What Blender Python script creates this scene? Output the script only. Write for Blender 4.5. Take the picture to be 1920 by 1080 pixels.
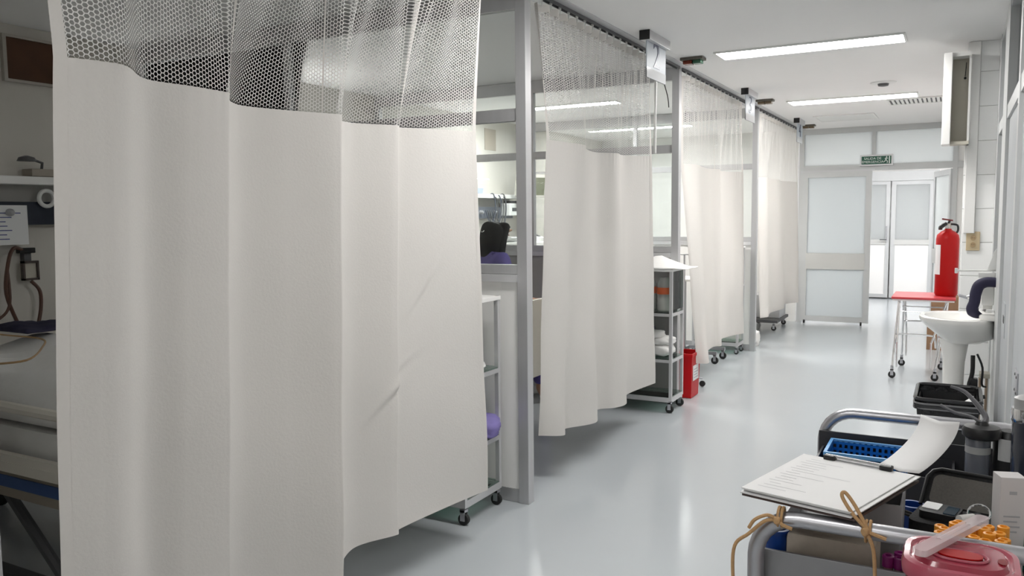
import bpy, bmesh, math, random
from mathutils import Vector, Matrix, Euler
import numpy as np
random.seed(7)
PI = math.pi
for o in list(bpy.data.objects): bpy.data.objects.remove(o)
S = bpy.context.scene
COL = S.collection
# ------------------------------------------------------------------ camera, world, exposure
cam = bpy.data.cameras.new('camera'); camo = bpy.data.objects.new('camera', cam); COL.objects.link(camo)
S.camera = camo
cam.sensor_width = 36; cam.sensor_fit = 'HORIZONTAL'; cam.lens = 1529.4/1920*36
cam.clip_start = .02
yaw, pit, rl = [math.radians(a) for a in (28.682, 5.01, -0.57)]
fw = Vector((-math.sin(yaw)*math.cos(pit), math.cos(yaw)*math.cos(pit), -math.sin(pit)))
rt = Vector((math.cos(yaw), math.sin(yaw), 0)); up = rt.cross(fw)
r2 = rt*math.cos(rl)+up*math.sin(rl); u2 = up*math.cos(rl)-rt*math.sin(rl)
m = Matrix((r2, u2, -fw)).transposed().to_4x4(); m.translation = (0, 0, 1.45)
camo.matrix_world = m
w = bpy.data.worlds.new('world'); S.world = w; w.use_nodes = True
w.node_tree.nodes['Background'].inputs[0].default_value = (.8, .87, 1, 1)
w.node_tree.nodes['Background'].inputs[1].default_value = .25
S.view_settings.view_transform = 'Standard'; S.view_settings.look = 'None'
S.view_settings.gamma = 1; S.view_settings.use_curve_mapping = False
S.view_settings.exposure = 0.15
LIGHT_MAIN, LIGHT_BAY, LIGHT_FAR, LIGHT_NEAR, FILL_BACK = 36.0, 74.0, 38.0, 33.0, 14.0
CZ = 2.55

# ------------------------------------------------------------------ materials
MATS = {}
def mat(name, col, rough=.5, metal=0, noise=0, nscale=20, bump=0, emit=0, alpha=1, trans=0, ior=1.45, spec=.5, transl=0, nstretch=None, coat=0):
    if name in MATS: return MATS[name]
    M = bpy.data.materials.new(name); M.use_nodes = True; nt = M.node_tree
    b = nt.nodes['Principled BSDF']; out = nt.nodes['Material Output']
    b.inputs['Base Color'].default_value = (*col, 1); b.inputs['Roughness'].default_value = rough
    b.inputs['Metallic'].default_value = metal; b.inputs['Specular IOR Level'].default_value = spec
    b.inputs['Transmission Weight'].default_value = trans; b.inputs['IOR'].default_value = ior
    b.inputs['Alpha'].default_value = alpha; b.inputs['Coat Weight'].default_value = coat
    if emit:
        b.inputs['Emission Color'].default_value = (*col, 1); b.inputs['Emission Strength'].default_value = emit
    if noise or bump:
        tc = nt.nodes.new('ShaderNodeTexCoord'); mp = nt.nodes.new('ShaderNodeMapping')
        if nstretch: mp.inputs['Scale'].default_value = nstretch
        nt.links.new(tc.outputs['Object'], mp.inputs['Vector'])
        nz = nt.nodes.new('ShaderNodeTexNoise'); nz.inputs['Scale'].default_value = nscale; nz.inputs['Detail'].default_value = 5
        nt.links.new(mp.outputs['Vector'], nz.inputs['Vector'])
        if noise:
            mx = nt.nodes.new('ShaderNodeMixRGB'); mx.inputs[1].default_value = (*[c*(1-noise) for c in col], 1)
            mx.inputs[2].default_value = (*[min(1, c*(1+noise)) for c in col], 1)
            nt.links.new(nz.outputs['Fac'], mx.inputs[0]); nt.links.new(mx.outputs[0], b.inputs['Base Color'])
        if bump:
            bp = nt.nodes.new('ShaderNodeBump'); bp.inputs['Strength'].default_value = bump; bp.inputs['Distance'].default_value = .01
            nt.links.new(nz.outputs['Fac'], bp.inputs['Height']); nt.links.new(bp.outputs['Normal'], b.inputs['Normal'])
    if transl:
        tl = nt.nodes.new('ShaderNodeBsdfTranslucent'); tl.inputs['Color'].default_value = (*col, 1)
        ms = nt.nodes.new('ShaderNodeMixShader'); ms.inputs[0].default_value = transl
        nt.links.new(b.outputs[0], ms.inputs[1]); nt.links.new(tl.outputs[0], ms.inputs[2]); nt.links.new(ms.outputs[0], out.inputs['Surface'])
    MATS[name] = M
    return M
def glassmat(name, tint, ior=1.45, rough=0.02):
    M = bpy.data.materials.new(name); M.use_nodes = True; nt = M.node_tree; nt.nodes.clear()
    out = nt.nodes.new('ShaderNodeOutputMaterial'); t = nt.nodes.new('ShaderNodeBsdfTransparent'); t.inputs[0].default_value = (*tint, 1)
    g = nt.nodes.new('ShaderNodeBsdfGlossy'); g.inputs['Roughness'].default_value = rough; g.inputs[0].default_value = (1, 1, 1, 1)
    f = nt.nodes.new('ShaderNodeFresnel'); f.inputs[0].default_value = ior
    mx = nt.nodes.new('ShaderNodeMixShader'); nt.links.new(f.outputs[0], mx.inputs[0]); nt.links.new(t.outputs[0], mx.inputs[1]); nt.links.new(g.outputs[0], mx.inputs[2])
    nt.links.new(mx.outputs[0], out.inputs['Surface']); MATS[name] = M; return M
def frostmat(name, col, thru=.5):
    M = bpy.data.materials.new(name); M.use_nodes = True; nt = M.node_tree
    b = nt.nodes['Principled BSDF']; out = nt.nodes['Material Output']; b.inputs['Base Color'].default_value = (*col, 1); b.inputs['Roughness'].default_value = .35
    tl = nt.nodes.new('ShaderNodeBsdfTranslucent'); tl.inputs['Color'].default_value = (*col, 1)
    ms = nt.nodes.new('ShaderNodeMixShader'); ms.inputs[0].default_value = thru
    nt.links.new(b.outputs[0], ms.inputs[1]); nt.links.new(tl.outputs[0], ms.inputs[2]); nt.links.new(ms.outputs[0], out.inputs['Surface'])
    MATS[name] = M; return M
FLOOR = mat('floor_epoxy', (.46, .49, .51), .17, noise=.035, nscale=1.3, bump=.03, spec=.6)
CEIL = mat('ceiling_paint', (.88, .87, .86), .75, noise=.015, nscale=2)
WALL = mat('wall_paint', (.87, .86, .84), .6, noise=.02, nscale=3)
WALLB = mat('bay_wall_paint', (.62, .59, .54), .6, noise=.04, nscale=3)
TILE = mat('white_tile', (.90, .90, .89), .25, noise=.02, nscale=4)
GROUT = mat('grout', (.6, .59, .57), .8)
ALU = mat('brushed_aluminium', (.53, .53, .54), .42, .55, noise=.08, nscale=30, nstretch=(1, 1, .05))
ALUL = mat('light_aluminium', (.62, .62, .63), .4, .4)
FRAMEW = mat('painted_frame_grey', (.58, .59, .59), .4, .1, noise=.04, nscale=6)
JAMB = mat('grey_steel_jamb', (.50, .52, .54), .45, .2, noise=.08, nscale=8)
STEEL = mat('stainless_steel', (.50, .50, .53), .3, .85, noise=.06, nscale=40)
TROL = mat('trolley_sheet_steel', (.30, .30, .31), .4, .6, noise=.08, nscale=30)
CHROME = mat('chrome', (.75, .75, .76), .12, 1)
CLOTH = mat('cream_curtain_cloth', (.76, .735, .705), .9, noise=.03, nscale=120, bump=.12, transl=.25, spec=.1)
HEM = mat('cream_curtain_hem', (.76, .735, .705), .9, noise=.03, nscale=120, transl=.25, spec=.1)
NET = mat('cream_net', (.84, .83, .81), .8, transl=.3, spec=.1)
BLACK = mat('black_plastic', (.012, .012, .013), .4)
BLACKM = mat('matt_black_fabric', (.014, .014, .015), .85, noise=.3, nscale=200, bump=.2)
DARKP = mat('dark_grey_plastic', (.04, .04, .045), .35)
RUBBER = mat('black_rubber', (.02, .02, .02), .7)
WHITEP = mat('white_plastic', (.78, .78, .76), .35)
WHITEPNL = mat('white_laminate', (.89, .88, .86), .45)
PORC = mat('porcelain', (.90, .89, .86), .12, coat=.3)
RED = mat('red_enamel', (.40, .006, .006), .38, spec=.25)
REDV = mat('red_vinyl', (.52, .05, .06), .4)
REDP = mat('red_bin_plastic', (.50, .008, .012), .4, spec=.25)
PINK = mat('pink_plastic', (.36, .04, .07), .2, alpha=.9, coat=.4)
PINKR = mat('pink_plastic_rim', (.42, .08, .12), .18, coat=.4)
BLUE = mat('blue_plastic', (.01, .14, .48), .35)
BLUED = mat('deep_blue_plastic', (.008, .05, .25), .35)
NAVY = mat('navy_fabric', (.018, .016, .045), .7, noise=.2, nscale=60)
PURPLE = mat('purple_cloth', (.10, .08, .26), .8, noise=.15, nscale=20)
LILAC = mat('lilac_cloth', (.24, .20, .48), .8, noise=.15, nscale=20)
MAG = mat('magenta_plastic', (.16, .01, .09), .4)
ORANGE = mat('orange_cap', (.78, .32, .03), .35)
TWINE = mat('jute_twine', (.50, .31, .15), .8, noise=.2, nscale=200)
PAPER = mat('paper', (.80, .80, .80), .7)
PAPERE = mat('paper_ink', (.40, .40, .42), .7)
BEIGE = mat('beige_gauze', (.42, .37, .31), .85, noise=.1, nscale=90)
CARD = mat('brown_cardboard', (.24, .14, .08), .8, noise=.1, nscale=20)
TAPE = mat('carton_tape', (.33, .23, .13), .4)
BROWN = mat('brown_board', (.085, .035, .015), .7, noise=.3, nscale=8)
TEAL = mat('teal_plastic', (.01, .22, .20), .35)
LINEN = mat('white_linen', (.80, .79, .77), .9, noise=.05, nscale=12, bump=.5, nstretch=(1, 1, 1))
BEDP = mat('bed_cream_plastic', (.74, .70, .62), .4)
BEDB = mat('bed_beige_board', (.32, .28, .23), .5)
BEDBL = mat('bed_blue_stripe', (.05, .10, .26), .5)
SKIN = mat('skin', (.45, .26, .17), .5)
HAIR = mat('black_hair', (.006, .005, .005), .6, spec=.25, noise=.3, nscale=80, nstretch=(4, 4, .6), bump=.4)
BEIGEP = mat('aged_beige_plastic', (.55, .44, .28), .45)
BEIGEM = mat('aged_beige_metal', (.56, .53, .45), .5, noise=.08, nscale=5)
HOSE = mat('brown_rubber_hose', (.10, .045, .03), .5)
GREEN = mat('green_sign', (.015, .10, .06), .4)
SCREEN = mat('grey_green_screen', (.16, .17, .12), .25)
DARKG = mat('dark_grey_paint', (.10, .10, .105), .5)
TUBECLR = mat('tube_plastic', (.45, .30, .28), .2, alpha=.7)
FILM = mat('clear_wrap', (.82, .70, .72), .12, alpha=.42)
PLCLR = mat('clear_container', (.62, .62, .60), .2, alpha=.4)
ORLAB = mat('orange_label', (.60, .12, .04), .5)
GLASSG = glassmat('green_shelf_glass', (.62, .74, .69))
GLASS = glassmat('clear_glass', (.94, .96, .96))
DGLASS = glassmat('dark_window_glass', (.25, .32, .36), 1.12)  # tint deepened so the unlit room behind reads dark
FROST = frostmat('frosted_glass', (.88, .90, .90), .65)
FROSTD = frostmat('frosted_glass_door', (.78, .81, .82), .5)
TUBELT = mat('light_diffuser', (1, .985, .96), .5, emit=LIGHT_MAIN)
TUBELN = mat('near_light_diffuser', (1, .985, .96), .5, emit=LIGHT_NEAR)
FILLK = mat('added_back_fill', (1, .985, .96), .5, emit=FILL_BACK)
TUBELB = mat('bay_light_diffuser', (1, .985, .96), .5, emit=LIGHT_BAY)
TUBELF = mat('far_light_diffuser', (1, .99, 1), .5, emit=LIGHT_FAR)

# ------------------------------------------------------------------ helpers
class MB:
    def __init__(s): s.v = []; s.f = []
    def add(s, vs, fs):
        n = len(s.v); s.v += [tuple(v) for v in vs]; s.f += [tuple(i+n for i in f) for f in fs]; return s
    def box(s, x0, x1, y0, y1, z0, z1, bev=0, rot=0, M=None):
        if bev <= 0:
            vs = [(x, y, z) for x in (x0, x1) for y in (y0, y1) for z in (z0, z1)]
            fs = [(0, 1, 3, 2), (4, 6, 7, 5), (0, 4, 5, 1), (2, 3, 7, 6), (0, 2, 6, 4), (1, 5, 7, 3)]
        else:
            bm = bmesh.new(); bmesh.ops.create_cube(bm, size=1)
            for v in bm.verts: v.co = Vector(((x0+x1)/2+v.co.x*(x1-x0), (y0+y1)/2+v.co.y*(y1-y0), (z0+z1)/2+v.co.z*(z1-z0)))
            bmesh.ops.bevel(bm, geom=bm.edges[:], offset=bev, segments=2, profile=.6, affect='EDGES')
            bm.verts.index_update(); vs = [v.co[:] for v in bm.verts]; fs = [[v.index for v in f.verts] for f in bm.faces]; bm.free()
        if rot:
            cx, cy = (x0+x1)/2, (y0+y1)/2; c, q = math.cos(rot), math.sin(rot)
            vs = [(cx+(x-cx)*c-(y-cy)*q, cy+(x-cx)*q+(y-cy)*c, z) for x, y, z in vs]
        if M: vs = [M @ Vector(v) for v in vs]
        return s.add(vs, fs)
    def lathe(s, cx, cy, prof, n=20, sx=1, sy=1, cap=True, M=None):
        vs = []; k = len(prof)
        for i in range(n):
            a = 2*PI*i/n
            for r, z in prof: vs.append((cx+r*sx*math.cos(a), cy+r*sy*math.sin(a), z))
        fs = []
        for i in range(n):
            j = (i+1) % n
            for q in range(k-1): fs.append((i*k+q, j*k+q, j*k+q+1, i*k+q+1))
        if cap: fs.append(tuple(i*k for i in range(n))[::-1]); fs.append(tuple(i*k+k-1 for i in range(n)))
        if M: vs = [M @ Vector(v) for v in vs]
        return s.add(vs, fs)
    def tube(s, pts, r, n=8, closed=False, rs=None):
        pts = [Vector(p) for p in pts]; L = len(pts); vs = []; prev = None
        for i, p in enumerate(pts):
            a = pts[(i-1) % L] if (closed or i > 0) else p; b = pts[(i+1) % L] if (closed or i < L-1) else p
            t = (b-a).normalized()
            if prev is None:
                nrm = t.orthogonal().normalized()
            else:
                nrm = (prev - t*prev.dot(t)); nrm = nrm.normalized() if nrm.length > 1e-6 else t.orthogonal().normalized()
            prev = nrm; bn = t.cross(nrm); rr = rs[i] if rs else r
            for k in range(n):
                an = 2*PI*k/n; vs.append(p+nrm*math.cos(an)*rr+bn*math.sin(an)*rr)
        fs = []
        for i in range(L if closed else L-1):
            j = (i+1) % L
            for k in range(n): fs.append((i*n+k, i*n+(k+1) % n, j*n+(k+1) % n, j*n+k))
        if not closed: fs.append(tuple(range(n))[::-1]); fs.append(tuple((L-1)*n+k for k in range(n)))
        return s.add(vs, fs)
    def prism(s, poly, d):   # poly: list of 3d pts, d: extrusion vector
        n = len(poly); d = Vector(d); vs = [Vector(p) for p in poly]+[Vector(p)+d for p in poly]
        return s.add(vs, [tuple(range(n))[::-1], tuple(range(n, 2*n))]+[(i, (i+1) % n, n+(i+1) % n, n+i) for i in range(n)])
    def build(s, name, m, parent=None, smooth=False):
        me = bpy.data.meshes.new(name); me.from_pydata(s.v, [], s.f); me.validate(); me.update()
        bm = bmesh.new(); bm.from_mesh(me); bmesh.ops.recalc_face_normals(bm, faces=bm.faces[:]); bm.to_mesh(me); bm.free()
        me.materials.append(m)
        if smooth: smoothmesh(me)
        o = bpy.data.objects.new(name, me); COL.objects.link(o)
        if parent is not None: put(o, parent)
        return o
def smoothmesh(me, ang=40):
    me.shade_smooth()
    try: me.set_sharp_from_angle(angle=math.radians(ang))
    except Exception: pass
def wloc(o):
    l = Vector((0, 0, 0))
    while o is not None: l += o.location; o = o.parent
    return l
def put(o, parent):          # geometry is written in world space; empties are unrotated at build time
    o.parent = parent; w0 = wloc(parent)
    o.data.transform(Matrix.Translation(-w0)); return o
def thing(name, label, cat, loc=(0, 0, 0), group=None):
    o = bpy.data.objects.new(name, None); COL.objects.link(o); o.location = loc; o.empty_display_size = .05
    return tag(o, label, cat, group)
def tag(o, label, cat, group=None):
    o['label'] = label; o['category'] = cat
    if group: o['group'] = group
    return o
def struct(name, mb, m, smooth=False):
    o = mb.build(name, m, None, smooth); o['kind'] = 'structure'; return o
def bx(x0, x1, y0, y1, z0, z1, bev=0, **k): return MB().box(x0, x1, y0, y1, z0, z1, bev, **k)
def smooth_path(pts, k=6, closed=False):
    P = [Vector(p) for p in pts]; n = len(P); out = []
    for i in range(n if closed else n-1):
        p0 = P[(i-1) % n] if closed or i > 0 else P[i]; p1 = P[i]; p2 = P[(i+1) % n]; p3 = P[(i+2) % n] if closed or i+2 < n else P[(i+1) % n]
        for j in range(k):
            t = j/k; out.append(.5*((2*p1)+(p2-p0)*t+(2*p0-5*p1+4*p2-p3)*t*t+(3*p1-p0-3*p2+p3)*t**3))
    if not closed: out.append(P[-1])
    return out
def dup(root, dx, label=None, group=None):
    r = root.copy(); COL.objects.link(r); r.location = root.location+Vector(dx)
    if label: r['label'] = label
    if group: r['group'] = group
    for ch in list(root.children):
        c = ch.copy(); COL.objects.link(c); c.parent = r
        for g in list(ch.children):
            d = g.copy(); COL.objects.link(d); d.parent = c
    return r
def caster(x, y, r, parent, z=0, swivel=0, wheelmat=None):
    c = MB(); c.lathe(0, 0, [(r*.55, -.011), (r, -.009), (r, .009), (r*.55, .011)], 16, M=Matrix.Translation((x, y, z+r)) @ Matrix.Rotation(swivel, 4, 'Z') @ Matrix.Rotation(PI/2, 4, 'X'))
    o = c.build('caster', wheelmat or RUBBER, parent, True)
    f = MB(); f.box(x-.012, x+.012, y-.016, y-.0125, z+r*.8, z+2*r+.02); f.box(x-.012, x+.012, y+.0125, y+.016, z+r*.8, z+2*r+.02); f.box(x-.014, x+.014, y-.016, y+.016, z+2*r+.008, z+2*r+.022)
    f.lathe(x, y, [(.007, z+2*r+.02), (.007, z+2*r+.05)], 8)
    g = f.build('caster_fork', STEEL, None); put(g, o)
    return o
GLYPH = {}
def text_obj(name, txt, size, m, M, parent=None, ext=.001, sx=1):
    cu = bpy.data.curves.new(name, 'FONT'); cu.body = txt; cu.size = size; cu.extrude = ext; cu.align_x = 'CENTER'; cu.align_y = 'CENTER'; cu.resolution_u = 3
    t = bpy.data.objects.new(name, cu); COL.objects.link(t)
    dg = bpy.context.evaluated_depsgraph_get(); me = bpy.data.meshes.new_from_object(t.evaluated_get(dg))
    bpy.data.objects.remove(t); me.transform(M @ Matrix.Diagonal((sx, 1, 1, 1))); me.materials.clear(); me.materials.append(m)
    o = bpy.data.objects.new(name, me); COL.objects.link(o)
    if parent is not None: put(o, parent)
    return o

# ------------------------------------------------------------------ setting
XL, XR, XB = -1.88, .21, -4.7          # partition line, right wall, rear wall of the bays
YF = 11.43
struct('floor', bx(-4.9, 3.4, -2.6, 15.4, -.1, 0), FLOOR)
struct('ceiling', bx(-4.9, 3.4, -2.6, 15.4, CZ, CZ+.12), CEIL)
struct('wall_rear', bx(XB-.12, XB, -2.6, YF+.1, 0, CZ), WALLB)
struct('wall_camera_side', bx(-4.9, .4, -2.62, -2.5, 0, CZ), WALL)
struct('wall_right', bx(XR, XR+.12, -2.5, 3.0, 0, CZ), WALL)
wr2 = MB(); wr2.box(XR, XR+.12, 6.2, YF, 0, CZ); struct('wall_right_far', wr2, TILE)
struct('wall_bay_end', bx(XB, XL-.02, YF, YF+.1, 0, CZ), WALL)
# lobby beyond the far doors
struct('wall_lobby_left', bx(-2.1, -2.0, YF+.1, 15.2, 0, CZ), WALL)
struct('wall_lobby_right', bx(.9, 1.0, YF+.1, 15.2, 0, CZ), WALL)
lb = MB(); lb.box(-2.1, 1.0, 15.14, 15.3, 2.14, CZ); lb.box(-2.1, -1.62, 15.14, 15.3, 0, 2.14); lb.box(-.3, 1.0, 15.14, 15.3, 0, 2.14)
struct('wall_lobby_back', lb, WALL)
struct('wall_far_right', bx(XR, 1.0, YF, YF+.1, 0, CZ), WALL)
struct('wall_lobby_closure', bx(-1.7, -.2, 15.31, 15.36, 0, 2.2), WALL)

# tiled pier on the right
PX0, PY = .02, 6.2
pier = bx(PX0+.006, XR, PY+.006, PY+.45, 0, CZ).build('trim_1', GROUT); pier['kind'] = 'structure'
tz = [-.08+i*.2215 for i in range(13)]
tm = {}
for i in range(12):
    z0, z1 = max(tz[i], 0)+.0012, min(tz[i+1], CZ)-.0012
    pr = random.uniform(0, .0012)
    bx(PX0+.001, XR-.001, PY-.002-pr, PY+.012, z0, z1, .0018).build('tile', TILE, pier)
    for k in range(2):
        bx(PX0-.002-pr, PX0+.012, PY+.004+k*.222, PY+.222+k*.222, z0, z1, .0018).build('tile', TILE, pier)
# raceway from ceiling to the outlet
rw = thing('wall_raceway', 'white vertical cable raceway running down tiled pier to the outlet', 'raceway', (.06, PY-.02, 1.3))
bx(.028, .09, PY-.022, PY-.003, 1.31, CZ-.002, .003).build('cover', WHITEPNL, rw)
bx(.089, .094, PY-.014, PY-.003, 1.31, CZ-.002).build('base_strip', GROUT, rw)
ot = thing('wall_outlet', 'aged beige duplex power outlet on the white tiled pier', 'outlet', (.085, PY-.01, 1.26))
bx(.046, .126, PY-.012, PY-.003, 1.195, 1.32, .004).build('cover_plate', BEIGEP, ot)
for zz in (1.235, 1.28):
    s = MB().lathe(0, 0, [(.017, 0), (.016, .004)], 14, M=Matrix.Translation((.086, PY-.012, zz)) @ Matrix.Rotation(PI/2, 4, 'X')).build('socket', mat('socket_face', (.42, .30, .17), .5), ot)
    q = MB()
    for dx in (-.006, .006): q.box(.086+dx-.001, .086+dx+.001, PY-.0172, PY-.0165, zz-.004, zz+.005)
    put(q.build('slot', BLACK), s)

# right glazed wall: frame members (structure) -------------------------------
fr = MB()
fr.box(XR-.012, XR+.06, 6.02, 6.2, 0, CZ)                      # first jamb
fr.box(XR-.012, XR+.06, 5.0, 5.42, 0, CZ)                      # wide post
fr.box(XR-.012, XR+.06, 3.92, 4.02, 0, CZ)                     # near post
fr.box(XR-.008, XR+.058, 3.0, 6.19, 1.93, 2.0)                  # transom
fr.box(XR-.008, XR+.058, 5.4, 6.05, 1.08, 1.16)
fr.box(XR-.008, XR+.058, 3.0, 6.19, CZ-.05, CZ)
struct('window_1', fr, FRAMEW)
struct('trim_2', bx(XR-.004, XR+.05, 5.42, 6.02, 0, 1.08), FRAMEW)
gl = MB(); gl.box(XR+.028, XR+.034, 5.42, 6.02, 1.16, 1.93).box(XR+.028, XR+.034, 5.42, 6.02, 2.0, CZ-.05); gl.box(XR+.028, XR+.034, 4.02, 5.0, 2.0, CZ-.05); gl.box(XR+.028, XR+.034, 3.0, 3.92, 2.0, CZ-.05)
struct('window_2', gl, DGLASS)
# unlit side room, its darkness put into the wall colour
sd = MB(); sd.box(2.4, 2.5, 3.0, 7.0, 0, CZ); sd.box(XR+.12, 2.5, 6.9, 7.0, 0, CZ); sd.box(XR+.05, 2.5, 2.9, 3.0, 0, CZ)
struct('wall_side_room', sd, mat('side_room_painted_shade', (.03, .04, .05), .6))
st = thing('strike_plate', 'small square dark latch hole in the grey panel above the waste bin', 'strike plate', (.21, 4.7, .92))
bx(XR+.001, XR+.004, 4.62, 4.78, .83, 1.0, .001).build('plate', JAMB, st)
bx(XR-.001, XR+.001, 4.66, 4.74, .90, .935).build('latch_hole', BLACK, st)
d5 = struct('door_5', bx(XR+.004, XR+.045, 4.02, 5.0, .005, 1.93), JAMB)
d6 = struct('door_6', bx(XR+.004, XR+.045, 3.0, 3.92, .005, 1.93), JAMB)
for hz in (.80, 1.72):
    h_ = bx(XR-.001, XR+.004, 3.52, 3.66, hz-.05, hz+.05, .001).build('hinge_plate', STEEL, d6)
    for k in range(4): put(MB().lathe(0, 0, [(.006, 0), (.005, .003)], 8, M=Matrix.Translation((XR-.001, 3.55+.08*(k % 2), hz-.03+.06*(k//2))) @ Matrix.Rotation(-PI/2, 4, 'Y')).build('screw', DARKG), h_)
fr = None

# ------------------------------------------------------------------ far glazed door wall
def ybar(mb, x0, x1, z0, z1, y0=YF-.03, y1=YF+.03): mb.box(x0, x1, y0, y1, z0, z1)
w3 = MB()
ybar(w3, XL, XR, CZ-.07, CZ, YF-.028, YF+.028); ybar(w3, XL, XR, 1.99, 2.07, YF-.027, YF+.027); ybar(w3, XL, XL+.06, 0, CZ); ybar(w3, -.085, -.035, 0, CZ)
ybar(w3, -1.0, -.955, 2.06, CZ-.06, YF-.026, YF+.026)
struct('window_3', w3, FRAMEW)
struct('window_4', bx(XL+.06, -1.0, YF-.004, YF+.004, 2.07, CZ-.07), FROST)
struct('window_5', bx(-.955, -.085, YF-.004, YF+.004, 2.07, CZ-.07), FROST)
struct('trim_4', bx(-.035, XR, YF-.01, YF+.01, 0, CZ-.07), WALL)
def leaf(name, x0, x1, y, z0, z1, midz0, midz1, fm, gm, w=.07, low=None):
    f = MB(); f.box(x0, x0+w, y-.018, y+.018, z0, z1).box(x1-w, x1, y-.018, y+.018, z0, z1).box(x0+w, x1-w, y-.018, y+.018, z1-w, z1).box(x0+w, x1-w, y-.018, y+.018, z0, z0+w)
    d = f.build(name, fm); d['kind'] = 'structure'
    bx(x0+w-.01, x1-w+.01, y-.024, y+.024, midz0, midz1).build('push_rail', mat('door_rail_white', (.60, .60, .58), .5), d)
    bx(x0+w, x1-w, y-.004, y+.004, midz1, z1-w).build('upper_pane', gm, d)
    bx(x0+w, x1-w, y-.004, y+.004, z0+w, midz0).build('lower_pane', low or gm, d)
    return d
d1 = leaf('door_1', -1.825, -.985, 11.36, .03, 1.985, .72, .93, FRAMEW, FROSTD)
for x in (-1.77, -1.07):
    MB().lathe(0, 0, [(.012, -.01), (.022, -.01), (.022, .01), (.012, .01)], 12, M=Matrix.Translation((x, 11.33, .022)) @ Matrix.Rotation(PI/2, 4, 'Y')).build('floor_roller', RUBBER, d1, True)
bx(-1.86, -.96, 11.395, 11.41, 1.985, 2.01).build('track_rail', ALUL, d1)
# open right leaf, swung into the lobby
d2 = leaf('door_2', -.84, 0, 0, .03, 1.985, .78, .97, FRAMEW, FROST)
d2.matrix_world = Matrix.Translation((-.09, YF+.05, 0)) @ Matrix.Rotation(math.radians(-76), 4, 'Z')
# lobby double doors
d3 = leaf('door_3', -1.5, -1.02, 15.1, .02, 1.98, .92, 1.0, FRAMEW, FROST, .06, WHITEPNL)
d4 = leaf('door_4', -1.0, -.36, 15.1, .02, 1.98, .92, 1.0, FRAMEW, FROST, .07, WHITEPNL)
MB().tube([(-1.06, 15.06, 1.22), (-1.06, 15.04, 1.22), (-1.06, 15.04, .98), (-1.06, 15.06, .98)], .009).build('door_handle', STEEL, d3)
MB().tube([(-1.06, 15.06, 1.0), (-1.06, 15.03, 1.0), (-1.16, 15.03, 1.0)], .009).build('door_lever', DARKG, d3)
t5 = MB(); t5.box(-1.6, -1.5, 15.06, 15.16, 0, 2.14).box(-.36, -.3, 15.06, 15.16, 0, 2.14).box(-1.5, -.36, 15.06, 15.16, 1.98, 2.14)
struct('trim_5', t5, FRAMEW)
# white notice on the door glass in the lobby
nb = thing('lobby_notice', 'white paper notice above the lobby double doors', 'notice', (-.85, 15.04, 2.2))
bx(-1.1, -.62, 15.125, 15.135, 2.17, 2.36).build('sheet', PAPER, nb)
# exit sign
ex = thing('exit_sign', 'green and white emergency exit sign with running figure over the doors', 'sign', (-.95, YF-.06, 2.1))
f = MB(); ex0, ex1, ez0, ez1 = -1.135, -.75, 2.045, 2.185
f.box(ex0, ex1, YF-.07, YF-.035, ez0, ez1, .004); f.build('housing', ALUL, ex)
bx(ex0+.02, ex1-.02, YF-.074, YF-.069, ez0+.02, ez1-.02).build('sign_face', GREEN, ex)
Mx = lambda x, y, z: Matrix.Translation((x, y, z)) @ Matrix.Rotation(PI/2, 4, 'X')
SW = mat('sign_white', (.72, .80, .76), .5)
text_obj('lettering', 'SALIDA DE\nEMERGENCIA', .042, SW, Mx(-.985, YF-.0755, 2.114), ex, .0006)
g = MB(); yy = YF-.0765
def sl(p, q, wd):
    p = Vector(p); q = Vector(q); d = (q-p).normalized(); n = Vector((-d.z, 0, d.x))*wd
    g.prism([p+n, q+n, q-n, p-n], (0, -.001, 0))
g.lathe(0, 0, [(.008, 0), (.008, .001)], 10, M=Mx(-.823, yy, 2.152))
sl((-.826, yy, 2.143), (-.832, yy, 2.112), .007); sl((-.83, yy, 2.114), (-.812, yy, 2.095), .0045); sl((-.812, yy, 2.095), (-.817, yy, 2.075), .004)
sl((-.834, yy, 2.114), (-.846, yy, 2.094), .0045); sl((-.846, yy, 2.094), (-.858, yy, 2.09), .004); sl((-.824, yy, 2.14), (-.807, yy, 2.13), .0035); sl((-.827, yy, 2.138), (-.845, yy, 2.128), .0035)
g.box(-.797, -.785, yy-.001, yy, 2.07, 2.16)
g.build('running_figure', SW, ex)

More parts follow.
